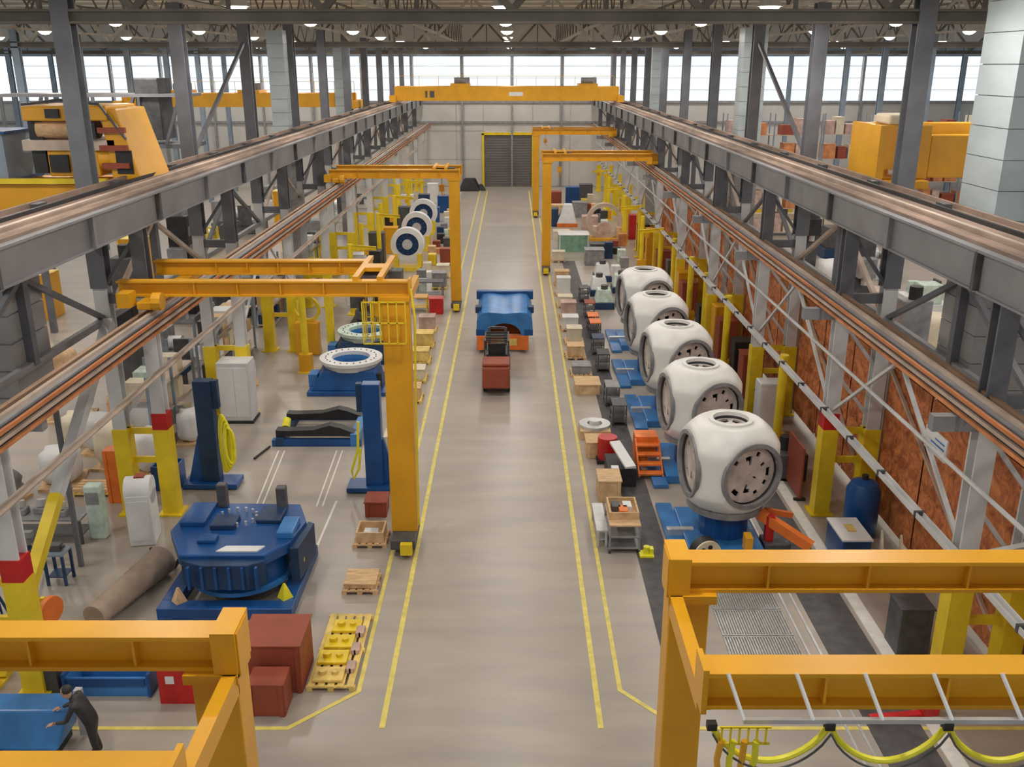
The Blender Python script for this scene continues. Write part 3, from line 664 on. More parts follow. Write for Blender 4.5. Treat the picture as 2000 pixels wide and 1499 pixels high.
# --- lifting posts
def lift_post(loc, s, label):
    t = thing('lifting_post', label, 'lifting post', loc, 0, 'pair of blue lifting posts')
    MB().box(-.95, -.45, .04, .95, .45, .22).build('base_plate', 'blue', t, bevel=.02)
    MB().box(-.3, -.2, .22, .3, .25, 3.9).build('post', 'blue_dark' if s < 0 else 'blue', t, bevel=.02); MB().box(-s*.3, -.12, 2.9, -s*.5, .12, 3.9).build('carriage', 'blue_dark', t)
    MB().prism([(s*.3, -.1), (s*.3, .1), (s*.8, .1), (s*.8, -.1)], .22, 1.9, [(s*.3, -.1), (s*.3, .1), (s*.35, .1), (s*.35, -.1)]).build('gusset', 'blue', t)
    h = MB()
    for k in range(5):
        pts = []
        for i in range(21):
            a = 2*math.pi*i/20; pts.append((-s*(.60+.07*k)+(.12+.03*(k % 3))*math.sin(a), -.3-.05*k, 1.7+(1.05-.09*k)*math.cos(a)+.06*math.sin(3*a+k)))
        h.tube(pts, .045, 6)
    if s < 0: h.build('hose_coil', 'hose_yellow', t, smooth=True)
    else: MB().tube([(-.45, -.25, 2.6), (-.5, -.28, 1.6), (-.75, -.3, .8), (-.7, -.3, .5), (-.5, -.3, .9), (-.42, -.25, 1.6)], .05, 6).build('hose', 'hose_yellow', t, smooth=True)
lift_post((-10.5, 30.1, 0), -1, 'blue lifting post with bright yellow hose coil, left one')
lift_post((-4.75, 29.8, 0), 1, 'blue lifting post beside the tall yellow crane leg')
# --- big blue casting bottom left
t = thing('nacelle_frame', 'large dark blue cast machine frame on blue skid at lower left', 'machine frame', (-7.6, 23.4, 0))
MB().box(-1.85, -1.8, .0, 1.75, -1.35, .34).box(-1.85, 1.3, 0, 1.75, 1.75, .34).box(-1.85, -1.35, 0, -1.4, 1.3, .34).box(1.3, -1.35, 0, 1.75, 1.3, .34).build('skid', 'blue', t, bevel=.02)
MB().lathe([(.95, .34), (1.25, .45), (1.35, .8), (1.25, 1.3), (1.15, 1.45)], n=40).build('lower_bowl', 'blue', t, smooth=True)
MB().ring((0, 0, .5), (0, 0, 1), 1.4, 1.2, .12, 40).build('flange_ring', 'blue_light', t, smooth=True)
MB().prism([(-1.3, -1.2), (1.0, -1.2), (1.5, -.5), (1.7, .8), (1.3, 1.9), (-1.9, 2.0), (-2.0, .2)], 1.3, 1.62).build('deck_plate', 'blue', t, bevel=.04)
MB().prism([(-1.25, -1.25), (-.6, -1.55), (.6, -1.55), (1.0, -1.25), (1.0, -1.1), (-1.25, -1.1)], .75, 1.5).build('front_nose', 'blue_dark', t, bevel=.03)
for k in range(6): MB().box(-1.0+k*.36, -1.62, .8, -.93+k*.36, -1.5, 1.45).build('rib', 'blue', t)
MB().prism([(-.35, -1.05), (.75, -1.05), (.9, -.75), (-.15, -.75)], 1.62, 1.66).build('label_sheet', 'white', t)
for (x0, y0, x1, y1, h, m_) in ((-1.8, .4, -1.1, 1.7, .16, 'blue'), (-.9, .2, -.2, .9, .16, 'blue_dark'), (.3, .6, 1.0, 1.6, .12, 'blue_dark'), (1.1, -.3, 1.55, .7, .2, 'blue_light'), (-1.0, -.6, -.5, -.2, .12, 'blue')):
    MB().box(x0, y0, 1.62, x1, y1, 1.62+h).build('machined_pad', m_, t, bevel=.03)
for x, y in ((-.95, 1.75), (.85, 1.55)): MB().box(x-.14, y-.14, 1.62, x+.14, y+.14, 2.35).build('upright_lug', 'dark_grey', t, bevel=.03)
MB().prism([(1.5, -.6), (1.75, -.6), (1.9, .9), (1.7, 1.0)], .5, 1.5).build('side_wing', 'blue_dark', t, bevel=.02)
MB().cyl((1.6, -.1, .9), (1.72, -.25, .95), .12, 12).build('port_cap', 'wood_yellow', t)
for x, y in ((-1.35, -1.4), (1.45, -1.2)):
    MB().cyl((x, y, .34), (x, y, .75), .22, 4, .04).build('jack_cone', 'wood' if x < 0 else 'hose_yellow', t)
q = MB(); 
for k in range(14):
    a = k*2*math.pi/14; q.cyl((-.3+.55*math.cos(a), .9+.5*math.sin(a), 1.62), (-.3+.55*math.cos(a), .9+.5*math.sin(a), 1.75), .04, 8)
q.build('stud_circle', 'metal', t)
tag(MB().tube([(-11.0, 25.4, .05), (-10.6, 25.1, .05), (-10.2, 24.7, .06), (-9.9, 24.3, .06), (-9.6, 24.0, .5), (-9.4, 23.7, 1.4)], .06, 8).build('cable', 'dark', smooth=True), 'thick black cable from the white cabinet to the blue casting', 'cable')
t = thing('control_cabinet', 'tall white round-topped control cabinet beside the blue casting', 'cabinet', (-11.4, 26.1, 0), .15)
MB().prism([(-.38, -.45), (.38, -.45), (.38, .45), (-.38, .45)], 0, 1.7).build('body', 'white', t, bevel=.05); MB().cyl((-.38, 0, 1.7), (.38, 0, 1.7), .44, 20).build('rounded_top', 'white', t, smooth=True)
MB().box(-.1, -.1, 2.1, .2, .2, 2.17).build('vent', 'brick_red', t); MB().box(-.3, -.47, .2, .3, -.455, 1.5).build('door', 'white', t)
t = thing('control_cabinet', 'large white cabinet between the yellow legs of a left column', 'cabinet', (-11.3, 36.6, 0))
MB().box(-.7, -.5, .1, .6, .5, 2.6).build('body', 'white_paint', t, bevel=.03); MB().box(-.65, -.52, .3, -.02, -.5, 2.4).build('door', 'white', t); MB().box(.0, -.52, .3, .55, -.5, 2.4).build('door', 'white', t)
MB().box(-.75, -.55, 0, .65, .55, .1).build('plinth', 'dark', t)
t = thing('control_cabinet', 'white cabinet standing beside the right hub line', 'cabinet', (10.15, 34.8, 0))
MB().box(-.5, -.4, .1, .5, .4, 2.3).build('body', 'white_paint', t, bevel=.04); MB().box(-.45, -.42, .3, .4, -.4, 2.1).build('door', 'white', t); MB().box(-.55, -.45, 0, .55, .45, .1).build('plinth', 'dark', t)
# --- forklift and load
t = thing('forklift', 'dark red-brown forklift seen from behind in the middle of the aisle', 'forklift', (-.70, 42.4, 0))
MB().box(-.62, -3.0, .35, .6, -1.9, 1.35).build('counterweight', 'brick_red', t, bevel=.08); MB().box(-.6, -1.9, .4, .58, 1.6, 1.05).build('chassis', 'dark_grey', t, bevel=.05)
MB().box(-.62, -2.9, 1.35, .6, -1.7, 1.5).build('hood', 'brick_red', t, bevel=.06)
MB().box(-.5, -1.0, 1.05, .5, -.2, 1.35).box(-.4, -1.05, 1.35, .4, -.9, 1.9).build('seat', 'dark', t, bevel=.04)
q = MB()
for x in (-.55, .53):
    q.bar((x, -1.4, 1.05), (x, -1.1, 2.0), .07).bar((x, .9, 1.05), (x, .5, 2.0), .07)
for k in range(7): q.bar((-.55, -1.1+k*.27, 2.0), (.53, -1.1+k*.27, 2.0), .05)
q.bar((-.55, -1.1, 2.0), (-.55, .55, 2.0), .07).bar((.53, -1.1, 2.0), (.53, .55, 2.0), .07); q.build('overhead_guard', 'dark', t)
MB().bar((-.4, 1.7, .2), (-.4, 1.7, 1.9), .14).bar((.38, 1.7, .2), (.38, 1.7, 1.9), .14).bar((-.4, 1.7, 1.9), (.38, 1.7, 1.9), .1).bar((-.4, 1.7, 1.5), (.38, 1.7, 1.5), .1).build('mast', 'dark_grey', t)
for x in (-.4, .35): MB().box(x-.07, 1.8, .1, x+.07, 5.4, .17).box(x-.07, 1.8, .1, x+.07, 1.88, 1.0).build('fork', 'dark', t)
for x in (-.6, .45):
    for y in (-2.2, 1.0): MB().cyl((x, y, .38), (x+.16, y, .38), .38, 18).build('wheel', 'dark', t, smooth=True)
MB().cyl((0, -.15, 1.4), (0, 0, 1.45), .18, 14).build('steering_wheel', 'dark', t)
t = thing('carrying_skid', 'orange carrying skid on the forklift forks under the blue casting', 'skid', (-.45, 47.6, .19))
MB().box(-1.35, -1.6, 0, 1.3, -1.2, .75).build('cross_beam', 'orange', t, bevel=.02); MB().box(-1.35, 1.0, 0, 1.3, 1.4, .75).build('cross_beam', 'orange', t, bevel=.02)
for x in (-1.35, 1.0): MB().box(x, -1.2, .1, x+.3, 1.0, .65).build('side_beam', 'brick_red', t)
MB().box(-.3, -1.63, .25, .7, -1.6, .6).build('marked_plate', 'wood_yellow', t)
t = thing('bedplate_casting', 'glossy blue arched casting carried by the forklift', 'casting', (-.38, 47.6, .94))
q = MB(); n = 12; out_, inn = [], []
for i in range(n+1):
    a = math.pi*i/n; inn.append((.85*math.cos(a), .8*math.sin(a)))
poly = [(1.35, 0), (1.4, 1.15), (1.1, 1.55), (-1.1, 1.55), (-1.4, 1.15), (-1.35, 0)]
for y0, y1 in ((-1.5, 1.3),):
    arc = [(1.35, 0)]+inn+[(-1.35, 0)]; outer = [(1.35, 0), (1.4, .5), (1.42, .9), (1.35, 1.2), (1.15, 1.45), (.8, 1.5), (.3, 1.45), (0, 1.42), (-.3, 1.45), (-.8, 1.5), (-1.15, 1.45), (-1.35, 1.2), (-1.42, .9), (-1.4, .5), (-1.35, 0)]
    m_ = len(arc); vs = []
    for y, kz in ((y0, .8), (y1, 1.15)):
        vs += [(x, y, z*kz) for x, z in arc]+[(x, y, z*kz) for x, z in outer]
    fs = []
    for i in range(m_-1):
        fs += [(i, i+1, m_+i+1, m_+i), (2*m_+i, 3*m_+i, 3*m_+i+1, 2*m_+i+1), (i, 2*m_+i, 2*m_+i+1, i+1), (m_+i, m_+i+1, 3*m_+i+1, 3*m_+i)]
    q.add(vs, fs)
q.build('arched_body', 'blue_light', t, smooth=True)
MB().box(-1.5, .9, 1.3, 1.5, 1.3, 1.75).build('rear_flange', 'blue', t, bevel=.04)
for x in (-1.5, 1.2): MB().box(x, -.9, 1.0, x+.3, -.4, 1.35).build('lug', 'blue_dark', t, bevel=.04)
MB().box(-1.45, -1.55, 0, -1.0, 1.3, .3).build('foot_rail', 'blue', t); MB().box(1.0, -1.55, 0, 1.45, 1.3, .3).build('foot_rail', 'blue', t)

# ================================================================== SHOP FLOOR THINGS
def pallet(loc, w, l, label, mt='wood', group='wooden pallets beside the aisle', rz=0):
    t = thing('pallet', label, 'pallet', loc, rz, group)
    n = max(4, int(w/.2)); 
    for k in range(n):
        x = -w/2+(k+.5)*w/n; MB().box(x-w/n*.36, -l/2, .115, x+w/n*.36, l/2, .14).build('top_board', mt, t)
    for y in (-l/2+.05, 0, l/2-.05):
        MB().box(-w/2, y-.05, .09, w/2, y+.05, .115).build('cross_board', mt, t)
    for x in (-w/2+.07, 0, w/2-.07):
        for y in (-l/2+.07, 0, l/2-.07): MB().box(x-.07, y-.07, .0, x+.07, y+.07, .09).build('block', mt, t)
    return t
def crate(loc, w, l, h, mt, label, name='crate', cat='crate', lid=True, group=None, rz=0, lidmat=None):
    t = thing(name, label, cat, loc, rz, group)
    MB().box(-w/2, -l/2, 0, w/2, l/2, h).build('body', mt, t, bevel=.02)
    if lid: MB().box(-w/2-.03, -l/2-.03, h, w/2+.03, l/2+.03, h+.05).build('lid', lidmat or mt, t, bevel=.01)
    for x in (-w/2+.08, w/2-.08): MB().box(x-.05, -l/2-.025, 0, x+.05, -l/2, h).build('batten', lidmat or mt, t)
    return t
def openbox(loc, w, l, h, mt, label, name='bin', cat='bin', th=.05, group=None, z0=0):
    t = thing(name, label, cat, loc, 0, group)
    MB().box(-w/2, -l/2, z0, w/2, l/2, z0+th).build('bottom', mt, t)
    MB().box(-w/2, -l/2, z0+th, w/2, -l/2+th, h).build('side_panel', mt, t); MB().box(-w/2, l/2-th, z0+th, w/2, l/2, h).build('side_panel', mt, t)
    MB().box(-w/2, -l/2+th, z0+th, -w/2+th, l/2-th, h).build('end_panel', mt, t); MB().box(w/2-th, -l/2+th, z0+th, w/2, l/2-th, h).build('end_panel', mt, t)
    return t
def table(loc, w, l, h, top, leg, label, name='work_table', cat='table', shelf=True, group=None, rz=0):
    t = thing(name, label, cat, loc, rz, group)
    MB().box(-w/2, -l/2, h-.06, w/2, l/2, h).build('tabletop', top, t, bevel=.01)
    for x in (-w/2+.05, w/2-.05):
        for y in (-l/2+.05, l/2-.05): MB().box(x-.035, y-.035, 0, x+.035, y+.035, h-.06).build('leg', leg, t)
    if shelf: MB().box(-w/2+.05, -l/2+.05, .25, w/2-.05, l/2-.05, .28).build('shelf', leg, t)
    return t
def cart(loc, w, l, h, top, frame, label, group='tool carts beside the hubs'):
    t = thing('tool_cart', label, 'cart', loc, 0, group)
    for z in (.15, h*.55): MB().box(-w/2, -l/2, z, w/2, l/2, z+.04).build('shelf', frame, t)
    MB().box(-w/2, -l/2, h-.05, w/2, l/2, h).build('tray', top, t, bevel=.01)
    for x in (-w/2+.03, w/2-.03):
        for y in (-l/2+.03, l/2-.03):
            MB().box(x-.025, y-.025, .1, x+.025, y+.025, h-.05).build('upright', frame, t); MB().cyl((x-.03, y, .06), (x+.03, y, .06), .06, 10).build('castor', 'dark', t)
    return t
def drum(loc, r, h, mt, label, group=None):
    t = thing('drum', label, 'drum', loc, 0, group)
    MB().lathe([(r, 0), (r, h*.32), (r*1.03, h*.34), (r, h*.36), (r, h*.64), (r*1.03, h*.66), (r, h*.68), (r, h)], n=22).build('shell', mt, t, smooth=True)
    MB().cyl((r*.5, 0, h), (r*.5, 0, h+.04), .06, 10).build('cap', 'dark', t); return t
# --- lower left group
crate((-5.62, 19.2, 0), 1.4, 1.3, 1.25, 'brick_red', 'large red-brown crate behind a smaller one near the lower left crane leg')
crate((-5.55, 18.05, 0), .85, .7, .85, 'brick_red', 'smaller dark red-brown crate in front of the large one', lid=False)
pallet((-4.28, 20.15, 0), 1.15, 3.1, 'long yellowish pallet with moulded parts beside the left yellow line', 'wood_yellow')
for k, (x, y, c) in enumerate([(-.1, -1.15, 'wood_yellow'), (-.12, -.45, 'bright_yellow'), (-.08, .2, 'bright_yellow'), (0, .9, 'bright_yellow')]):
    t = thing('moulded_tray', 'yellow moulded tray on the long pallet, %s of four' % ORD[k], 'tray', (-4.28+x, 20.15+y, .142), 0, 'yellow trays on the long pallet')
    MB().box(-.36, -.27, 0, .36, .27, .08).build('base', c, t, bevel=.02); MB().cyl((-.15, 0, .08), (-.15, 0, .18), .1, 12).cyl((.15, 0, .08), (.15, 0, .16), .08, 12).build('boss', c, t)
for k in range(3): crate((-3.9, 19.3+k*.75, .142), .22, .35, .12, 'pinkish', 'small pinkish carton on the right edge of the long pallet, %s' % ORD[k], 'carton', 'carton', False, 'cartons on the long pallet')
pallet((-4.25, 23.35, .0), 1.0, 1.0, 'square wooden pallet with boards, second from the camera left of the aisle')
crate((-4.25, 23.35, .142), .85, .8, .12, 'wood', 'low wooden crate on the second left pallet', lid=True)
pallet((-4.35, 26.0, 0), 1.05, 1.0, 'wooden pallet loaded with a pale box, near the tall crane leg')
openbox((-4.35, 26.0, .142), .85, .8, .35, 'wood', 'open wooden box of metal parts on the third left pallet', 'wooden_box', 'box')
crate((-4.35, 25.95, .2), .45, .35, .2, 'metal', 'grey machined block inside the open wooden box', 'machined_block', 'block', False)
crate((-4.45, 28.0, 0), .7, .8, .5, 'brick_red', 'red-brown chest on the floor behind the loaded pallet', 'chest', 'chest')
openbox((-7.7, 18.6, 0), .85, .9, .95, 'red', 'red plastic bin with a white label beside the blue trough')
tag(MB().box(-.1, 0, 0, .1, .012, .2).build('paper_label', 'white', None, (-7.85, 18.135, .55)), 'square white paper label stuck on the red bin', 'label')
crate((-7.65, 18.6, .06), .5, .5, .7, 'red', 'red folded part inside the red bin', 'folded_part', 'part', False)
t = openbox((-9.45, 18.8, 0), 1.9, .75, .5, 'blue_light', 'long blue steel trough on the floor behind the left crane beam', 'trough', 'trough')
MB().box(-1.02, -.42, 0, -.95, .42, .62).build('end_plate', 'blue', t); MB().box(.95, -.42, 0, 1.02, .42, .62).build('end_plate', 'blue', t); MB().box(-.9, -.41, .3, .9, -.38, .5).build('front_rail', 'blue', t)
openbox((-10.95, 18.9, 0), .6, .7, .75, 'dark_grey', 'dark grey waste bin left of the blue trough')
t = thing('blue_machine', 'glossy blue machine housing at the lower left corner', 'machine', (-10.6, 16.6, 0))
MB().prism([(-1.5, -.45), (1.05, -.45), (1.05, .5), (-1.5, .5)], .35, 1.1, [(-1.5, -.1), (1.25, -.1), (1.25, .5), (-1.5, .5)]).build('housing', 'blue_light', t, bevel=.04)
MB().box(-1.5, -.5, 0, .9, .5, .35).build('plinth', 'dark', t); MB().box(1.15, .35, .1, 1.3, .5, 1.25).build('corner_post', 'metal', t)
MB().cyl((-.55, -.3, .75), (-.5, -.2, .86), .09, 12).cyl((-.35, -.3, .75), (-.32, -.22, .86), .07, 10).build('knob', 'white', t); MB().cyl((-.2, -.62, .3), (-.2, -.5, .3), .14, 14).build('drain_cap', 'metal', t)
MB().box(-.75, -.36, .6, -.6, -.33, .7).build('red_tag', 'orange', t)
t = thing('reel', 'orange reel hung beside the yellow foot of the nearest left column', 'reel', (-11.55, 20.3, 0))
MB().bar((-.1, 0, 0), (-.1, 0, 1.5), .1).build('post', 'bright_yellow', t); MB().cyl((0, 0, 1.15), (.12, -.04, 1.15), .36, 20).build('disc', 'orange', t, smooth=True)
# --- person in dark clothes
def skin_mesh(name, V, E, mt, parent, lev=2):
    me = bpy.data.meshes.new(name); me.from_pydata([v[:3] for v in V], E, []); me.materials.append(M[mt])
    o = bpy.data.objects.new(name, me); COL.objects.link(o); o.parent = parent
    o.modifiers.new('skin', 'SKIN'); 
    if not me.skin_vertices: me.attributes
    for i, v in enumerate(V):
        sv = me.skin_vertices[0].data[i]; sv.radius = (v[3], v[4] if len(v) > 4 else v[3]); sv.use_root = i == 0
    ss = o.modifiers.new('sub', 'SUBSURF'); ss.levels = lev; ss.render_levels = lev
    return o
def person(loc, rz, label):
    t = thing('person', label, 'person', loc, rz)
    # faces local -X; leaning forward, arms reaching to the machine
    V = [(0, 0, .95, .15, .13), (-.08, 0, 1.15, .15, .12), (-.2, 0, 1.36, .18, .13), (-.26, 0, 1.47, .09, .08), (-.30, 0, 1.53, .06, .06),
         (.0, .10, .90, .10), (-.06, .13, .50, .07), (.02, .15, .09, .05), (-.16, .16, .05, .045),
         (.0, -.10, .90, .10), (.03, -.14, .50, .07), (.12, -.16, .09, .05), (-.06, -.17, .05, .045),
         (-.22, .2, 1.42, .065), (-.35, .26, 1.18, .05), (-.56, .2, 1.12, .036),
         (-.22, -.2, 1.42, .065), (-.34, -.27, 1.17, .05), (-.55, -.2, 1.10, .036)]
    E_ = [(0,1),(1,2),(2,3),(3,4),(0,5),(5,6),(6,7),(7,8),(0,9),(9,10),(10,11),(11,12),(2,13),(13,14),(14,15),(2,16),(16,17),(17,18)]
    skin_mesh('body', V, E_, 'dark', t)
    hd = MB().lathe([(0, -.125), (.05, -.115), (.075, -.06), (.082, 0), (.085, .05), (.07, .1), (.04, .13), (0, .14)], (-.36, 0, 1.62), (-.25, 0, 1), 16).build('head', 'skin', t, smooth=True)
    MB().cyl((-.445, 0, 1.61), (-.47, 0, 1.595), .016, 8, .01).build('nose', 'skin', hd)
    for s in (-1, 1):
        MB().cyl((-.435, s*.03, 1.64), (-.442, s*.03, 1.64), .01, 8).build('eye', 'dark', hd); MB().box(-.36, s*.08, 1.59, -.33, s*.098, 1.65).build('ear', 'skin', hd)
    MB().box(-.442, -.025, 1.555, -.432, .025, 1.565).build('mouth', 'brick_red', hd)
    MB().lathe([(.09, 0), (.094, .05), (.078, .1), (.04, .13), (0, .14)], (-.345, 0, 1.64), (-.1, 0, 1), 16).build('hair', 'dark', t, smooth=True)
    for s, c in ((1, (-.58, .2, 1.11)), (-1, (-.57, -.2, 1.09))):
        cx, cy, cz = c
        V = [(cx, cy, cz, .028), (cx-.07, cy, cz-.01, .03)]; E2 = [(0, 1)]
        for k, (dy, L) in enumerate(((-.03, .085), (-.01, .1), (.012, .095), (.033, .075))):
            n = len(V); V += [(cx-.08, cy+dy, cz-.01, .011), (cx-.08-L*.5, cy+dy*1.1, cz-.02, .009), (cx-.08-L*.8, cy+dy*1.1, cz-.05, .008)]; E2 += [(1, n), (n, n+1), (n+1, n+2)]
        n = len(V); V += [(cx-.03, cy-s*.04, cz-.01, .011), (cx-.07, cy-s*.06, cz-.025, .009)]; E2 += [(0, n), (n, n+1)]
        skin_mesh('hand', V, E2, 'skin', t, 1)
    return t
pp = person((-8.82, 16.35, 0), .15, 'person in dark work clothes leaning toward the blue machine, lower left')
pp.scale = (1.12, 1.25, 1.06)
# --- left work area behind the raking brace
table((-14.4, 26.2, 0), 2.4, .9, .85, 'mid_grey', 'dark_grey', 'long grey workbench in the left side area, nearest')
for k, (x, y) in enumerate([(-15.2, 26.2), (-14.6, 26.3), (-13.9, 26.1)]):
    t = thing('machine_part', ['grey gear casting', 'grey valve block', 'small grey motor'][k]+' standing on the long grey workbench', 'part', (x, y, .85), 0, 'parts on the grey workbench')
    MB().box(-.2, -.18, 0, .2, .18, .2).build('block', 'mid_grey', t, bevel=.03); MB().cyl((0, 0, .2), (0, .05, .42), .13, 12).build('boss', 'metal', t, smooth=True)
t = table((-12.9, 23.6, 0), .6, .6, 1.0, 'steel_blue', 'blue_dark', 'small blue-grey stand with a vise near the raking brace', 'tool_stand', 'stand')
MB().box(-.15, -.12, 1.0, .15, .12, 1.2).box(-.25, -.05, 1.08, .25, .05, 1.16).build('vise', 'dark_grey', t, bevel=.01)
pallet((-14.3, 29.6, .0), 1.6, 1.0, 'flat pallet of planks in the left side area', 'wood_yellow')
for k in range(4): tag(MB().box(-.75, -.08, 0, .75, .08, .12).build('plank', 'wood', None, (-14.3, 29.25+.22*k, .143)), 'loose timber lying on the flat pallet, %s of four' % ORD[k], 'timber', 'timbers on the flat pallet')
openbox((-12.0, 30.0, 0), .9, .8, .9, 'blue', 'blue storage bin between two left column feet')
crate((-13.3, 28.9, 0), .6, .5, 1.9, 'orange', 'narrow orange locker behind the yellow left column foot', 'locker', 'locker', False)
crate((-16.5, 24.8, 0), 1.6, 1.4, .9, 'mid_grey', 'grey machine base at the far left edge', 'machine_block', 'machine')
t = thing('bellows_guard', 'tall slim pale grey cylinder cabinet by the raking brace', 'cabinet', (-12.9, 26.3, 0)); MB().box(-.25, -.2, 0, .25, .2, 1.8).build('body', 'pale_green', t, bevel=.05); MB().box(-.2, -.22, 1.2, .2, -.2, 1.6).build('panel', 'mid_grey', t)

# --- generic machines for the side bays
MPOS = []
def big_machine(loc, w, l, h, c1, c2, label, rz=0, group='machines in the side bays'):
    MPOS.append(loc)
    t = thing('machine_tool', label, 'machine', loc, rz, group)
    MB().box(-w/2, -l/2, 0, w/2, l/2, h*.35).build('bed', c1, t, bevel=.05); MB().box(-w/2, -l*.2, h*.35, -w/2+w*.35, l*.45, h).build('headstock', c2, t, bevel=.05)
    MB().cyl((-w*.15, 0, h*.6), (w*.05, 0, h*.6), h*.2, 20).build('chuck', 'metal', t, smooth=True); MB().cyl((w*.05, 0, h*.6), (w*.38, 0, h*.6), h*.1, 16).build('workpiece', 'mid_grey', t, smooth=True)
    MB().box(w*.36, -l*.15, h*.35, w*.48, l*.2, h*.75).build('tailstock', c2, t, bevel=.03); MB().box(w*.05, -l*.5-.15, h*.3, w*.3, -l*.5, h*.9).build('control_panel', 'dark_grey', t)
    return t
cl = [('white_paint', 'mid_grey', 'white and grey'), ('blue_dark', 'dark_grey', 'dark blue'), ('mid_grey', 'white', 'grey with white head'), ('cream', 'bright_yellow', 'cream with yellow head'), ('dark_grey', 'mid_grey', 'dark grey'), ('white', 'pale_green', 'pale green and white')]
k = 0
for side, nm, xs in ((-1, 'left', (16.5, 24)), (1, 'right', (17, 25))):
    for c_, x in enumerate(xs):
        for j in range(8):
            a, b_, nmn = cl[(k*5+j) % 6]; y = (45 if c_ == 0 else 37)+j*9.0+R.uniform(-1, 1)
            if y > 108: continue
            if side < 0 and c_ and min(abs(y-e) for e in (44, 53.5, 63, 88)) < 4: continue
            if side > 0 and c_ and abs(y-82) < 5: continue
            if side < 0 and c_ and 44 < y < 54: continue
            big_machine((side*x, y, 0), R.uniform(3.2, 5), R.uniform(1.6, 2.6), R.uniform(1.6, 2.8), a, b_, '%s machine tool, %s, %s line, %s bay' % (nmn, ORD[j], ['inner', 'outer'][c_], nm), R.choice((0, 1.57)))
        k += 1
for j, (x, y, w_, h_) in enumerate([(-25.5, 63, 1.8, 3.0), (-27.2, 53.5, 1.1, 2.6), (-21, 88, 2.2, 3), (-28, 44, 1.2, 2.2)]):
    crate((x, y, 0), w_, 1.6, h_, 'yellow', 'yellow machine enclosure in the left side bay, %s' % ['beside the second row of machines', 'slim and tall near the outer columns', 'farthest back', 'by the outer columns nearest the camera'][j], 'enclosure', 'enclosure', True, 'yellow enclosures in the left bay', lidmat='wood_yellow')
# side area tables, cabinets and racks just behind the columns
CN = {'pale_green': 'pale green', 'mid_grey': 'grey', 'dark_grey': 'dark grey', 'wood': 'brown', 'white_paint': 'pale grey', 'blue_dark': 'dark blue', 'bright_yellow': 'yellow', 'copper': 'copper brown', 'brick_red': 'red-brown'}
def rack(loc, w, h, n, label, box_mats, rz=0, depth=.9, group=None, blabel='', gname=None):
    t = thing('storage_rack', label, 'rack', loc, rz, group)
    for x in (-w/2, 0, w/2):
        for y in (-depth/2, depth/2): MB().box(x-.05, y-.05, 0, x+.05, y+.05, h).build('upright', 'steel_blue', t)
    for k in range(n): MB().box(-w/2, -depth/2, h*(k+.15)/n-.05, w/2, depth/2, h*(k+.15)/n).build('shelf', 'rail_pale', t)
    c, s = math.cos(rz), math.sin(rz)
    for k in range(n):
        x = -w/2+.15; nx = 0
        while x < w/2-.7:
            bw = R.uniform(.5, 1.1)
            if x+bw > w/2-.05: break
            if not (x < 0 < x+bw):
                bh = R.uniform(.35, .8)*h/n; m_ = R.choice(box_mats); cx = x+bw/2
                o = MB().box(-bw/2, -depth*.4, 0, bw/2, depth*.4, bh).build('storage_box', m_, None, (loc[0]+cx*c, loc[1]+cx*s, loc[2]+h*(k+.15)/n)); o.rotation_euler = (0, 0, rz)
                nx += 1; tag(o, '%s %s, level %s, %s from %s end' % (CN.get(m_, m_), blabel, ['one', 'two', 'three', 'four', 'five'][k], ORD[nx-1].replace(' nearest', '').replace('nearest', 'first'), 'near' if rz else 'left'), 'box', 'boxes on the '+(gname or blabel))
            x += bw+R.uniform(.08, .35)
    return t
rack((-13.9, 35, 0), 5, 3.2, 3, 'steel shelf rack behind the left columns, nearest', ['white', 'pale_green', 'cream', 'mid_grey'], math.pi/2, 1.0, 'shelf racks behind the left columns', 'box on nearest left rack')
rack((-13.9, 44, 0), 6, 3.2, 3, 'steel shelf rack behind the left columns, second', ['white', 'wood', 'cream', 'dark_grey'], math.pi/2, 1.0, 'shelf racks behind the left columns', 'box on second left rack')
rack((-13.9, 54, 0), 6, 3.2, 3, 'steel shelf rack behind the left columns, third', ['white', 'wood', 'white_paint', 'blue_dark'], math.pi/2, 1.0, 'shelf racks behind the left columns', 'box on third left rack')
rack((-13.9, 64, 0), 6, 3.2, 3, 'steel shelf rack behind the left columns, fourth', ['white', 'pale_green', 'bright_yellow', 'dark_grey'], math.pi/2, 1.0, 'shelf racks behind the left columns', 'box on fourth left rack')
for j in range(3):
    rack((22.0+j*8.5, 82+j*1.0, 0), 8, 10.2, 5, 'tall storage rack of orange bundles in the right side bay, %s from the aisle' % ['first', 'second', 'third'][j], ['pinkish', 'copper', 'brick_red', 'cream', 'pinkish'], 0, 1.6, 'tall racks in the right side bay', 'bundle on %s right rack' % ['first', 'second', 'third'][j])
rack((-40, 70, 0), 9, 9, 5, 'tall storage rack at the far left of the side bay', ['pinkish', 'wood', 'cream', 'brick_red'], 0, 1.6, None, 'carton on far left rack')

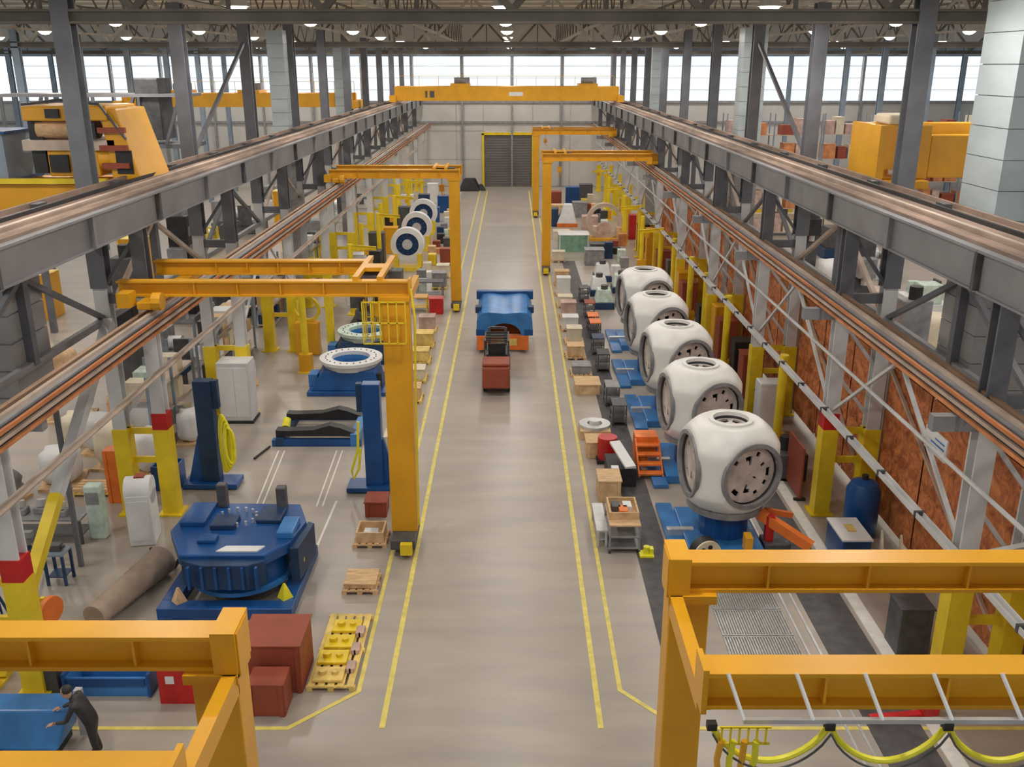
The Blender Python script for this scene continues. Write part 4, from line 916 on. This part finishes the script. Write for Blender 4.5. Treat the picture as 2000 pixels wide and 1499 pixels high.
# --- yellow jib posts both sides
def jib(loc, h, s, label, arm=True, mt='bright_yellow'):
    t = thing('jib_post', label, 'jib crane', loc, 0, 'yellow jib posts along the work lines')
    MB().cyl((0, 0, .06), (0, 0, h), .16, 14).build('post', mt, t, smooth=True); MB().box(-.35, -.35, 0, .35, .35, .06).build('base_plate', mt, t)
    if arm: MB().ibeam((0, 0, h-.15), (s*1.6, -.6, h-.15), .12, .22, .02, .02).build('arm', mt, t); MB().box(s*1.0-.12, -.5, h-.55, s*1.0+.12, -.25, h-.27).build('hoist', 'yellow', t)
    else: MB().box(-.3, -.22, .06, .3, .2, .9).build('switch_box', 'yellow', t)
    return t
for j, y in enumerate((43.0, 54.0, 61.5, 66, 71, 75.5, 80, 86, 93, 99)):
    jib((-9.4+(.0 if j % 2 else -.5), y, 0), 4.2, 1, 'yellow jib crane post on the left line, %s' % ORD[j], j % 2 == 1)
for j, y in enumerate((32.7, 42.0, 47, 51.3, 57, 61, 66, 71.5, 77, 83, 90, 97)):
    jib((9.75-(.0 if j % 2 else .55) if y > 60 else 9.95, y, 0), 4.0, -1, 'yellow jib crane post on the right line, %s' % ORD[j], y > 60 and j % 2 == 1)
# dark red-brown cabinets between posts at right
for j, (y, c, h_) in enumerate(((36.4, 'dark_grey', 1.2), (39.5, 'brick_red', 2.0), (41.2, 'dark', 2.1), (44.5, 'brick_red', 2.2), (45.7, 'yellow', 2.6), (48.6, 'dark', 1.9), (53.8, 'brick_red', 2.0), (55.2, 'yellow', 2.3), (59.2, 'dark_grey', 2.2), (63.6, 'brick_red', 2.0), (69, 'yellow', 2.6), (74, 'dark', 2.1), (79.7, 'red', 2.0), (87, 'yellow', 2.4))):
    crate((10.55 if y < 46 else 10.35, y, 0), .9, .9, h_, c, '%s tall cabinet between the posts on the right line, %s' % ({'dark_grey': 'dark grey', 'brick_red': 'red-brown', 'dark': 'black', 'yellow': 'orange-yellow', 'red': 'red'}[c], ('first', 'second', 'third', 'fourth', 'fifth', 'sixth', 'seventh', 'eighth', 'ninth', 'tenth', 'eleventh', 'twelfth', 'thirteenth', 'last')[j]), 'tall_cabinet', 'cabinet', True, 'tall cabinets on the right line')
for j, (x, y, c, h_) in enumerate(((-9.6, 56.5, 'white', 2.3), (-9.9, 59.3, 'white_paint', 2.6), (-9.5, 63.6, 'dark', 2.0), (-9.9, 68.5, 'dark_grey', 2.4), (-9.5, 73.3, 'yellow', 2.0), (-9.9, 77.6, 'dark', 2.2), (-9.4, 83, 'dark_grey', 2.2), (-9.9, 89.5, 'white', 2.4), (-8.9, 96, 'blue_dark', 1.6), (-6.9, 95, 'blue', 1.6), (-7.4, 89, 'blue', 1.3), (-8.5, 102, 'white', 2.0))):
    crate((x, y, 0), 1.1, 1.0, h_, c, '%s tall cabinet on the far left line, %s' % ({'white': 'white', 'white_paint': 'pale grey', 'dark': 'black', 'dark_grey': 'dark grey', 'yellow': 'orange-yellow', 'blue': 'blue', 'blue_dark': 'dark blue'}[c], ORD[j]), 'tall_cabinet', 'cabinet', True, 'tall cabinets on the left line')
t = thing('welding_fixture', 'yellow hoop fixture on a column at the left line', 'fixture', (-10.4, 46.0, 0))
MB().ring((0, 0, 2.4), (.2, 1, .2), .75, .6, .12, 28).build('hoop', 'bright_yellow', t); MB().box(-.6, -.3, 0, .6, .3, 1.7).build('stand', 'yellow', t, bevel=.04); MB().box(1.0, -.15, 0, 1.35, .15, 3.2).build('side_post', 'bright_yellow', t)
t = thing('surface_table', 'dark blue surface table in the left side area', 'table', (-16.4, 40.3, 0)); MB().box(-1.6, -.9, .7, 1.6, .9, .95).build('slab', 'blue_dark', t, bevel=.02)
for x in (-1.3, 1.3): MB().box(x-.15, -.7, 0, x+.15, .7, .7).build('leg', 'dark_grey', t)

# --- orange mesh screens, one per bay
def bumpy(w, h, n, m, amp):
    q = MB(); vs = []; fs = []
    for s_ in (0, 1):
        for j in range(m+1):
            for i in range(n+1):
                d = amp*(math.sin(i*1.7+j*.9)+math.sin(i*.6-j*2.1)*.7+R.uniform(-.5, .5)) if 0 < i < n and 0 < j < m else 0
                vs.append(((.04 if s_ else -.04)+d, w*i/n, h*j/m))
    K = (n+1)*(m+1)
    for j in range(m):
        for i in range(n):
            a = j*(n+1)+i; fs += [(a, a+1, a+n+2, a+n+1), (K+a, K+a+n+1, K+a+n+2, K+a+1)]
    return q.add(vs, fs)
for k, (a, b_) in enumerate(zip([14.1]+YR[:6], YR[:7])):
    t = thing('mesh_screen', 'mottled orange curtain screen behind the right columns, %s bay' % ORD[k], 'screen', (11.9, a+.04, .25), 0, 'orange curtain screens on the right')
    L = b_-a-.08; n = 3
    for j in range(n): bumpy(L/n-.08, 4.9, 12, 12, .05).build('curtain_panel', 'orange_mesh', t, (0, j*L/n, 0), smooth=True)
    MB().box(-.05, 0, -.25, .05, .08, 5.1).build('frame_post', 'rail_pale', t); MB().box(-.05, L-.08, -.25, .05, L, 5.1).build('frame_post', 'rail_pale', t)
    MB().box(-.06, 0, 4.95, .06, L, 5.05).build('frame_rail', 'rail_pale', t); MB().bar((-.12, .1, .1), (-.12, L-.1, 4.9), .09).build('frame_brace', 'rail_pale', t)
t = thing('notice_board', 'slanted white board with blue print above the right orange screen', 'sign', (10.15, 20.2, 5.15))
MB().box(-.02, 0, 0, .02, 1.15, .55).build('board', 'white', t)
for k in range(3): MB().box(-.03, .1, .12+k*.13, -.02, 1.0-.2*k, .16+k*.13).build('text_line', 'blue_light', t)

# --- right line: things beside the hubs
t = cart((3.4, 25.95, 0), .95, 1.5, .95, 'wood', 'mid_grey', 'tool cart with a wooden top box at the near end of the right line')
openbox((3.4, 26.1, .95), .9, 1.1, .25, 'wood', 'open wooden tray of parts on the nearest cart', 'wooden_tray', 'tray')
for j, (x, y, m_) in enumerate(((3.2, 26.2, 'dark_grey'), (3.55, 26.2, 'white'), (3.4, 25.9, 'orange'))):
    tag(MB().box(-.13, -.2, 0, .13, .2, .18).build('part_carton', m_, None, (x, y, 1.0)), '%s carton in the wooden tray on the nearest cart' % ['dark', 'white', 'orange'][j], 'carton', 'cartons in the wooden tray')
t = table((2.75, 26.5, 0), .35, 1.9, .6, 'metal', 'metal', 'narrow metal trolley left of the nearest cart', 'parts_trolley', 'trolley')
crate((3.3, 29.2, 0), .75, 1.0, .75, 'wood', 'wooden box beside the white panel on the right line', 'wooden_box', 'box')
t = thing('panel_stack', 'white long panel leaning over a black frame near the orange steps', 'panel', (3.85, 30.6, 0))
MB().box(-.5, -.7, 0, .5, .7, .7).build('black_frame', 'dark', t, bevel=.02); MB().bar((-.15, .7, 1.15), (.25, -.9, .85), .38, .08).build('white_panel', 'white', t); MB().box(-.4, -.9, .5, -.15, -.6, .8).build('white_end', 'white', t)
t = thing('drum', 'crimson round drum on the right line behind the white panel', 'drum', (3.55, 32.3, 0)); MB().cyl((0, 0, .12), (0, 0, .95), .36, 20).build('shell', 'red', t, smooth=True); MB().box(-.4, -.4, 0, .4, .4, .12).build('base', 'dark', t)
t = thing('step_platform', 'bright orange step platform leading to the blue walkway', 'steps', (4.95, 31.4, 0))
for k in range(4): MB().box(-.42, -.9+k*.35, .22*k+.18, .42, -.58+k*.35, .22*k+.24).build('tread', 'orange', t)
MB().box(-.42, .5, 0, .42, 1.2, 1.1).build('platform_body', 'orange', t, bevel=.02); MB().bar((-.42, -.9, .1), (-.42, .5, 1.0), .05, .15).bar((.42, -.9, .1), (.42, .5, 1.0), .05, .15).build('stringer', 'orange', t)
t = thing('flange_disc', 'pale perforated flange disc lying on a wooden box, right of the yellow line', 'disc', (3.3, 34.9, 0))
MB().box(-.6, -.6, 0, .6, .6, .35).build('timber_base', 'wood', t); MB().ring((0, 0, .42), (0, 0, 1), .62, .3, .14, 32).build('flange', 'metal', t, smooth=True); MB().cyl((0, 0, .35), (0, 0, .62), .22, 16).build('hub_boss', 'white', t, smooth=True)
crate((3.2, 32.9, 0), .8, .9, .6, 'wood', 'small wooden box with a metal part, between disc and red drum', 'wooden_box', 'box')
crate((3.4, 40.2, 0), 1.1, 1.2, .45, 'wood', 'orange-brown wooden crate on the right line, midway', lid=True)
for j, (x, y, w_, h_, m_) in enumerate(((3.3, 42.6, 1.0, .35, 'mid_grey'), (3.2, 45.4, .95, .5, 'wood'), (3.3, 48, .9, .7, 'cream'), (3.25, 50.7, 1.0, .6, 'white'), (3.3, 53.3, 1.0, .8, 'pinkish'), (3.25, 56, 1.0, .5, 'cream'), (3.3, 59, 1.0, 1.0, 'white'), (3.35, 62, 1.1, .8, 'wood'), (3.5, 70, 1.1, .6, 'cream'))):
    pallet((x, y, 0), 1.05, 1.1, 'loaded pallet on the right of the aisle, %s' % ORD[j], 'wood', 'pallets along the right line')
    crate((x, y, .142), w_*.85, .8, h_, m_, '%s load standing on the %s pallet right of the aisle' % ({'mid_grey': 'grey', 'wood': 'wooden', 'cream': 'cream', 'white': 'white', 'pinkish': 'pinkish'}[m_], ORD[j]), 'pallet_load', 'box', True, 'loads on the right pallets')
for j, (x, y, c) in enumerate(((4.4, 36.3, 'dark_grey'), (4.35, 38.6, 'mid_grey'), (4.4, 43.4, 'dark'), (4.4, 46.2, 'blue_dark'), (4.5, 49.2, 'orange'), (4.5, 50.6, 'orange'), (4.55, 53.6, 'brick_red'), (4.5, 57.5, 'dark_grey'))):
    cart((x, y, 0), .6, 1.0, .9, c, 'dark_grey', '%s topped tool cart beside the hub line, %s' % ({'dark_grey': 'dark grey', 'mid_grey': 'grey', 'dark': 'black', 'blue_dark': 'dark blue', 'orange': 'orange', 'brick_red': 'red-brown'}[c], ORD[j]))
t = thing('cable_reel', 'round pale disc with black holes standing before the nearest hub', 'reel', (5.7, 24.3, 0), .25)
MB().cyl((0, -.06, .5), (0, .0, .5), .42, 28).build('front_disc', 'cream', t); MB().cyl((0, 0, .5), (0, .3, .5), .44, 28).build('drum_body', 'dark', t, smooth=True); MB().box(-.3, -.02, 0, .3, .35, .1).build('cradle', 'dark', t)
for k in range(6):
    a = math.pi/3*k+.3; MB().cyl((math.cos(a)*.23, -.075, .5+math.sin(a)*.23), (math.cos(a)*.23, -.055, .5+math.sin(a)*.23), .075, 10).build('hole', 'dark', t)
t = thing('drive_unit', 'orange-yellow drive block in front of the nearest hub', 'machine', (6.55, 24.3, 0))
MB().box(-.5, -.15, 0, .5, .25, .45).build('body', 'yellow', t, bevel=.03); MB().box(.28, .1, .45, .5, .5, .95).build('upright', 'yellow', t, bevel=.02)
t = thing('guard_rail', 'low silver tube guard rail before the nearest hub', 'railing', (5.3, 23.5, 0))
MB().tube([(0, 0, 0), (0, 0, .45), (.05, 0, .56), (.15, 0, .6), (2.6, 0, .6), (2.75, 0, .56), (2.8, 0, .45), (2.8, 0, 0)], .025, 8).build('top_tube', 'metal', t, smooth=True)
for x in (.95, 1.9): MB().cyl((x, 0, 0), (x, 0, .6), .02, 8).build('post', 'metal', t)
t = thing('robot_arm', 'red-orange angular lifting arm right of the nearest hub', 'lifting arm', (8.0, 25.4, 0))
MB().box(-.4, -.3, 0, .4, .4, .35).build('base', 'dark_grey', t, bevel=.03)
MB().prism([(-.35, -.1), (-.1, -.1), (-.1, .15), (-.35, .15)], .35, 1.2).build('column', 'red', t, bevel=.02)
MB().bar((-.5, .2, 1.15), (.85, -.7, .5), .26, .3).build('upper_arm', 'orange', t); MB().bar((-.3, .3, 1.2), (.6, .6, .9), .16, .16).build('link', 'orange', t)
t = thing('pedestal_fitting', 'small bright yellow bollard base at the edge of the dark floor strip', 'bollard', (4.05, 25.1, 0))
MB().box(-.22, -.2, 0, .22, .2, .08).build('foot', 'hose_yellow', t, bevel=.02); MB().cyl((0, 0, .08), (0, 0, .3), .1, 12).build('stub', 'hose_yellow', t, smooth=True); MB().box(.08, -.1, .08, .2, .1, .26).build('hook', 'hose_yellow', t)
t = drum((11.3-.0, 28.35, 0), .01, .01, 'blue', 'x') if False else None
t = thing('tank', 'dark blue upright tank behind the yellow foot of a right column', 'tank', (9.1+1.85, 26.55, 0)); MB().lathe([(.5, .1), (.52, .2), (.52, 1.5), (.4, 1.75), (.15, 1.85)], n=24).build('shell', 'blue', t, smooth=True); MB().cyl((0, 0, 1.85), (0, 0, 2.0), .1, 10).build('valve', 'dark', t)
MB().box(-.4, -.4, 0, .4, .4, .1).build('skid', 'dark_grey', t)
t = thing('tool_chest', 'dark blue tool chest with a white top sheet on the right', 'cabinet', (10.0, 24.9, 0), .0)
MB().box(-.42, -.7, .08, .42, .7, .95).build('body', 'blue', t, bevel=.02); MB().box(-.45, -.73, .95, .45, .73, 1.0).build('top', 'white', t); MB().box(-.1, -.2, 1.0, .15, .25, 1.02).build('paper', 'wood_yellow', t)
for z in (.2, .45, .7): MB().box(-.38, -.72, z, .38, -.7, z+.2).build('drawer', 'blue_dark', t)
MB().box(-.36, -.66, 0, .36, .66, .08).build('plinth', 'dark', t)
for j, (x, y) in enumerate(((10.75, 24.3), (11.2, 24.0))):
    t = thing('folding_board', 'cream board standing on edge right of the blue tool chest, %s one' % ['left', 'right'][j], 'board', (x, y, 0), -.35, 'cream boards by the tool chest')
    MB().box(-.03, -.55, .05, .03, .55, 1.0).build('board', 'cream', t); MB().box(-.15, -.5, 0, .15, -.4, .05).build('foot', 'wood', t); MB().box(-.15, .4, 0, .15, .5, .05).build('foot', 'wood', t)
t = thing('hydraulic_unit', 'dark hydraulic unit with small white box between hubs and right columns', 'machine', (9.95, 31.0, 0))
MB().box(-.5, -.6, 0, .5, .6, 1.0).build('tank', 'dark_grey', t, bevel=.03); MB().cyl((-.2, 0, 1.0), (-.2, 0, 1.5), .2, 14).build('pump', 'dark', t, smooth=True); MB().box(.05, -.3, 1.0, .35, .1, 1.2).build('gauge_box', 'white', t)
t = thing('welding_screen', 'brown welding screen beside the yellow right column foot', 'screen', (9.75, 29.9, 0)); MB().box(-.03, -1.1, .1, .03, .6, 1.9).build('curtain', 'brick_red', t); MB().box(-.2, -1.1, 0, .2, -1.0, .1).build('foot', 'dark', t); MB().box(-.2, .5, 0, .2, .6, .1).build('foot', 'dark', t)
for j, (x, y, m_) in enumerate(((5.6, 55.8, 'pale_green'), (7.0, 56.2, 'pale_green'), (5.6, 59.2, 'white'), (7.1, 60, 'pale_green'), (6.2, 63.4, 'white'))):
    t = thing('cast_block', 'pale machined housing on a dark base beyond the last hub, %s' % ORD[j], 'housing', (x, y, 0), 0, 'pale housings beyond the hubs')
    MB().box(-.6, -.7, 0, .6, .7, .4).build('base', 'blue_dark', t, bevel=.02); MB().prism([(-.55, -.6), (.55, -.6), (.55, .6), (-.55, .6)], .4, 1.15, [(-.4, -.35), (.4, -.35), (.4, .45), (-.4, .45)]).build('housing', m_, t, bevel=.04); MB().cyl((0, -.1, 1.1), (0, -.1, 1.4), .22, 14).build('neck', 'dark_grey', t, smooth=True)
t = crate((4.9, 74.7, 0), 2.4, 2.0, 1.3, 'green', 'green covered container far back on the right line', 'container', 'container', True, lidmat='white')
t = thing('test_frame', 'round portal frame on an orange-yellow base far back on the right', 'frame', (7.7, 78.5, 0))
MB().ring((0, 0, 1.7), (0, 1, 0), 1.5, 1.2, .6, 36).build('arch', 'rail_pale', t, smooth=True); MB().box(-1.5, -.6, 0, 1.5, .8, .35).build('base', 'yellow', t, bevel=.03); MB().cyl((0, -.2, 1.0), (0, .3, 1.0), .6, 20).build('core', 'pinkish', t, smooth=True); MB().box(-.3, .1, 1.9, .3, .5, 2.5).build('top_drive', 'dark_grey', t)
t = thing('covered_load', 'white and dark blue tarpaulin covered load far back on the right', 'load', (5.0, 86.5, 0))
MB().prism([(-.9, -.8), (.9, -.8), (.9, .8), (-.9, .8)], .3, 2.0, [(-.2, -.5), (.5, -.5), (.5, .5), (-.2, .5)]).build('white_sheet', 'white', t, bevel=.06); MB().prism([(-1.4, -.6), (-.8, -.6), (-.7, .7), (-1.3, .7)], 0, 1.6).build('blue_sheet', 'blue_dark', t, bevel=.05); MB().box(-.9, -.9, 0, 1.0, .9, .3).build('pallet_base', 'orange', t)
for j, (x, y, c, h_) in enumerate(((7.0, 84.5, 'pinkish', 1.2), (4.4, 93, 'wood', 1.0), (6.6, 92, 'mid_grey', 1.4), (6.3, 99, 'blue', 2.0), (4.5, 100, 'brick_red', 1.4), (8.0, 103, 'dark_grey', 1.8), (4.2, 79.5, 'cream', .7), (6.1, 69, 'mid_grey', 1.1), (6.8, 72.5, 'dark_grey', .9))):
    crate((x, y, 0), 1.4, 1.3, h_, c, '%s crate in the far right assembly area, %s' % ({'pinkish': 'pinkish', 'wood': 'wooden', 'mid_grey': 'grey', 'blue': 'blue', 'brick_red': 'red-brown', 'dark_grey': 'dark grey', 'cream': 'cream'}[c], ORD[j]), group='crates in the far right area')
t = thing('fabric_duct', 'tan flexible fabric duct lying between the blue casting and the raking brace', 'duct', (-10.12, 24.0, .46))
d_ = Vector((-.75, -2.9, -.04)); pr_ = []
for k in range(25): pr_.append(((.41 if k % 2 else .45)*(1-.012*k), d_.length*k/24))
MB().lathe(pr_, (0, 0, 0), d_, 18).build('duct_tube', 'wood_tan', t, smooth=True)
# pallet truck, lower right
t = thing('pallet_truck', 'red pallet truck lying under the festoon cables at lower right', 'pallet truck', (9.3, 17.95, 0), .12)
for y in (-.28, .28): MB().prism([(-1.3, y-.09), (-.1, y-.09), (-.1, y+.09), (-1.3, y+.09)], .06, .16).build('fork', 'red', t, bevel=.02)
MB().box(-.1, -.4, .08, .3, .4, .42).build('body', 'red', t, bevel=.04); MB().bar((.25, 0, .4), (.75, 0, 1.1), .06).bar((.75, -.2, 1.1), (.75, .2, 1.1), .05).build('handle', 'red', t); MB().cyl((.1, -.1, .1), (.1, .1, .1), .1, 12).build('wheel', 'dark', t)
crate((10.0, 20.4, 0), .8, .8, 1.3, 'dark_grey', 'dark grey pump cabinet beyond the lower right crane beam', 'pump_cabinet', 'cabinet')
# --- left of aisle, loads farther back
for j, (x, y, w_, h_, m_) in enumerate(((-4.5, 33.6, .9, .4, 'cream'), (-4.5, 36.2, 1.0, .5, 'wood_yellow'), (-4.45, 39.0, 1.0, .5, 'wood'), (-4.5, 41.8, 1.0, .45, 'cream'), (-4.55, 44.6, 1.0, .5, 'wood_yellow'), (-4.6, 47.4, 1.1, .6, 'wood_yellow'), (-4.7, 50.4, 1.0, .7, 'pinkish'), (-4.8, 61, 1.1, .9, 'mid_grey'), (-4.8, 64.5, 1.0, .7, 'cream'), (-4.9, 69, 1.0, 1.0, 'brick_red'), (-5.0, 74, 1.0, .9, 'dark_grey'), (-4.9, 79, 1.0, .8, 'wood_yellow'))):
    pallet((x, y, 0), 1.05, 1.1, 'loaded pallet along the left of the aisle, %s' % ORD[j], 'wood_yellow', 'pallets along the left line')
    crate((x, y, .142), w_*.85, .85, h_, m_, '%s load standing on the %s pallet left of the aisle' % ({'mid_grey': 'grey', 'wood': 'wooden', 'cream': 'cream', 'wood_yellow': 'yellowish', 'pinkish': 'pinkish', 'brick_red': 'red-brown', 'dark_grey': 'dark grey'}[m_], ORD[j]), 'pallet_load', 'box', True, 'loads on the left pallets')
crate((-4.5, 54.4, 0), .8, .8, .9, 'red', 'bright red box behind the tall crane leg on the left of the aisle', 'red_box', 'box', True)
t = table((-5.8, 55.0, 0), 1.5, 1.0, .9, 'yellow', 'bright_yellow', 'orange-yellow frame table left of the red box')
t = table((-5.2, 58.3, 0), 1.7, 1.0, 1.1, 'dark_grey', 'mid_grey', 'dark topped table left of the aisle behind the red box')
t = thing('draped_pile', 'black sheeted pile against the back wall left of the shutter door', 'pile', (-5.0, 112.5, 0)); MB().prism([(-1.3, -1), (1.2, -1), (1.3, 1), (-1.2, 1)], 0, 1.4, [(-.7, -.5), (.5, -.6), (.7, .6), (-.6, .5)]).build('sheet', 'dark', t, bevel=.12); MB().prism([(1.0, -.6), (1.9, -.6), (1.9, .6), (1.0, .6)], 0, .7, [(1.1, -.3), (1.5, -.3), (1.5, .3), (1.1, .3)]).build('sheet_fold', 'dark', t, bevel=.08)
# white-coloured panel standing in for a light strip, and blue unit, right side bay
t = thing('light_strip_panel', 'tall white panel standing in for a light strip between right columns', 'panel', (18.8, 33.5, 0)); MB().box(-.4, -.1, 1.6, .4, .1, 5.8).build('panel', 'white', t); MB().bar((0, 0, 0), (0, 0, 1.6), .15).build('post', 'dark_grey', t)
t = drum((18.2, 31.0, 0), .5, 1.5, 'blue_light', 'blue drum in the right side bay beneath the white panel')
# wrapped bundles and small stock in the side aisles
def bundle(loc, w, l, h, mt, label, group):
    if any(abs(p[0]-loc[0]) < 3.5 and abs(p[1]-loc[1]) < 3.3 for p in MPOS): return
    t = thing('wrapped_bundle', label, 'bundle', loc, R.uniform(-.3, .3), group)
    bm = bmesh.new(); bmesh.ops.create_icosphere(bm, subdivisions=3, radius=1)
    for v in bm.verts:
        c = v.co; k = 1/max(abs(c.x), abs(c.y), abs(c.z))**.65; n = 1+.07*math.sin(c.x*7+loc[0]*3)*math.cos(c.y*6+loc[1])+.04*math.sin(c.z*13)
        v.co = Vector((c.x*k*n*w/2, c.y*k*n*l/2, max(0, c.z*k*n*h/2+h/2)))
    me = bpy.data.meshes.new('wrapping'); bm.to_mesh(me); bm.free(); me.materials.append(M[mt]); me.polygons.foreach_set('use_smooth', [True]*len(me.polygons))
    o = bpy.data.objects.new('wrapping', me); COL.objects.link(o); o.parent = t; o.location = (0, 0, .1)
    MB().box(-w/2-.05, -l/2-.05, 0, w/2+.05, l/2+.05, .1).build('skid', 'wood', t)
names_ = {'white': 'white', 'cream': 'cream', 'pale_green': 'pale green', 'white_paint': 'pale grey', 'mid_grey': 'grey', 'pinkish': 'pinkish', 'wood': 'tan', 'dark_grey': 'dark grey', 'blue_dark': 'dark blue', 'brick_red': 'red-brown'}
j = 0
for (x, y, w_, l_, h_, m_) in ((-13.2, 31.4, 1.1, 1.3, 1.5, 'white'), (-14.6, 31.8, 1.2, 1.2, 1.7, 'cream'), (-15.9, 30.4, 1.3, 1.5, 1.2, 'white'), (-17.4, 28.6, 1.5, 1.6, 1.0, 'mid_grey'), (-15.6, 33.2, 1.3, 1.2, 1.4, 'white_paint'), (-16.9, 34.2, 1.2, 1.3, 1.1, 'cream'),
                              (-18.5, 36.8, 1.8, 1.4, 1.6, 'white'), (-16.2, 36.6, 1.1, 1.2, 1.2, 'wood'), (-12.6, 34.2, .9, 1.1, 1.2, 'white'), (-15.8, 47, 1.3, 1.5, 1.5, 'cream'), (-18.7, 43, 1.6, 1.4, 1.6, 'dark_grey'), (-19.5, 50.5, 1.8, 1.8, 1.6, 'white'), (-12.3, 41.2, .9, 1, 1.1, 'white_paint'), (-15.5, 58, 1.4, 1.4, 1.5, 'wood'), (-20.5, 31, 2.0, 2.0, 1.4, 'dark_grey'), (-22, 36.5, 2, 2, 1.6, 'brick_red'), (-23.2, 29, 2.2, 2, 1.3, 'mid_grey'), (-21.2, 41.6, 1.8, 1.6, 1.5, 'wood'), (-20, 56.5, 2, 2, 1.6, 'cream')):
    bundle((x, y, 0), w_, l_, h_, m_, '%s wrapped bundle on a skid in the left side area, %s' % (names_[m_], ('first', 'second', 'third', 'fourth', 'fifth', 'sixth', 'seventh', 'eighth', 'ninth', 'tenth', 'eleventh', 'twelfth', 'thirteenth', 'fourteenth', 'fifteenth', 'sixteenth', 'seventeenth', 'eighteenth', 'last')[j]), 'wrapped bundles in the left side area'); j += 1
j = 0
for (x, y, w_, l_, h_, m_) in ((14.6, 29.5, 1.6, 1.6, 1.6, 'white'), (16.5, 28.6, 1.6, 1.6, 1.3, 'mid_grey'), (14.8, 37, 1.6, 1.6, 1.9, 'white'), (20.5, 35.5, 2.2, 2, 2.0, 'white'), (21.3, 39.8, 2, 2.2, 2.2, 'white'), (14.4, 43, 1.4, 1.8, 1.7, 'pinkish'), (20.8, 45.5, 2.2, 2, 2.2, 'cream'), (14.6, 50, 1.5, 1.8, 1.8, 'white'), (20.5, 52, 2.2, 2, 2, 'pinkish'), (14.5, 58, 1.6, 1.6, 1.8, 'wood'), (21, 60, 2.2, 2.4, 2, 'white')):
    bundle((x, y, 0), w_, l_, h_, m_, '%s wrapped bundle on a skid in the right side bay, %s' % (names_[m_], ('first', 'second', 'third', 'fourth', 'fifth', 'sixth', 'seventh', 'eighth', 'ninth', 'tenth', 'last')[j]), 'wrapped bundles in the right side bay'); j += 1
# shop stools, poles and hoses in the lower left work area
for j, (x, y) in enumerate(((-14.0, 24.2), (-15.7, 22.9), (-13.6, 21.6))):
    t = thing('tripod_stand', 'dark tripod stand with a grey clamp in the lower left work area, %s' % ORD[j], 'stand', (x, y, 0), j, 'tripod stands in the lower left')
    for a in (0, 2.09, 4.19): MB().bar((.35*math.cos(a), .35*math.sin(a), 0), (0, 0, .9), .05).build('leg', 'blue_dark', t)
    MB().cyl((0, 0, .85), (0, 0, 1.15), .06, 10).box(-.16, -.08, 1.1, .16, .08, 1.28).build('clamp', 'mid_grey', t)
# small stock filling the lines on both sides of the aisle
j = 0
SM = [('mid_grey', 'grey'), ('dark', 'black'), ('wood', 'wooden'), ('white', 'white'), ('blue_dark', 'dark blue'), ('copper', 'copper brown'), ('cream', 'cream'), ('pale_green', 'pale green'), ('brick_red', 'red-brown'), ('bright_yellow', 'yellow')]
NUM = ['first', 'second', 'third', 'fourth', 'fifth', 'sixth', 'seventh', 'eighth', 'ninth', 'tenth', 'eleventh', 'twelfth', 'thirteenth', 'fourteenth', 'fifteenth', 'sixteenth', 'seventeenth', 'eighteenth', 'nineteenth', 'twentieth', 'twenty-first', 'twenty-second', 'twenty-third', 'twenty-fourth', 'twenty-fifth', 'twenty-sixth', 'twenty-seventh', 'twenty-eighth', 'twenty-ninth', 'thirtieth']
for k in range(26):
    y = 66+k*1.75; m_, nm = SM[(k*7+3) % 10]
    crate((8.2 if k % 3 else 7.4, y, 0) if not 76 < y < 81 else (9.0, y, 0), .6, .7, .5+.5*((k*5) % 4)/2, m_, '%s stock box deep in the right line, %s from the camera' % (nm, NUM[k]), 'stock_box', 'box', False, 'stock boxes in the right line')
for k in range(24):
    y = 55+k*2.2; m_, nm = SM[(k*3+1) % 10]
    crate((-5.9-(k % 2)*.2, y+.6, 0) if abs(y+.6-55) > 1 and abs(y+.6-58.3) > 1.3 else (-6.9, y+.6, 0), .6, .7, .4+.4*((k*5) % 4)/2, m_, '%s stock box deep in the left line, %s from the camera' % (nm, NUM[k]), 'stock_box', 'box', False, 'stock boxes in the left line')
for k in range(14):
    y = 34.2+k*2.15; m_, nm = SM[(k*7+5) % 10]
    crate((9.15, y, 0), .35, .6, .5+.3*(k % 3), m_, '%s narrow box between the hub trench and the yellow posts, %s' % (nm, NUM[k]), 'narrow_box', 'box', False, 'narrow boxes by the right posts') if k % 3 != 2 else None

# dark machine towers standing in the side bays
for j, (x, y, h_, c1, c2) in enumerate(((-15.8, 37.6, 6.6, 'dark_grey', 'dark'), (-18.8, 52.6, 6.0, 'dark', 'mid_grey'), (-21.5, 62, 6.4, 'mid_grey', 'dark'), (15.3, 34.4, 5.6, 'mid_grey', 'dark'), (18.6, 49, 6.2, 'dark_grey', 'mid_grey'), (19.6, 61.5, 6.4, 'dark_grey', 'dark'))):
    t = thing('machine_tower', 'tall dark machine tower in the %s side bay, %s' % ('left' if x < 0 else 'right', ORD[j % 3]), 'machine', (x, y, 0), 0, 'machine towers in the side bays')
    MB().box(-.7, -.8, 0, .7, .8, .4).build('base', c2, t, bevel=.03); MB().box(-.55, -.1, .4, .55, .7, h_).build('column', c1, t, bevel=.04)
    MB().box(-.45, -.8, h_*.55, .45, -.1, h_*.72).build('spindle_head', c2, t, bevel=.04); MB().cyl((0, -.45, h_*.55-.4), (0, -.45, h_*.55), .18, 14).build('spindle', 'metal', t, smooth=True)
    MB().box(-.6, -.75, 1.0, .6, -.1, 1.2).build('work_plate', 'rail_pale', t); MB().cyl((0, .3, h_), (0, .3, h_+.5), .25, 14).build('motor', c2, t, smooth=True)
    for k in range(5): MB().box(.55, .1, .8+k*h_*.17, .6, .5, .8+k*h_*.17+.5).build('cover_panel', c2, t)
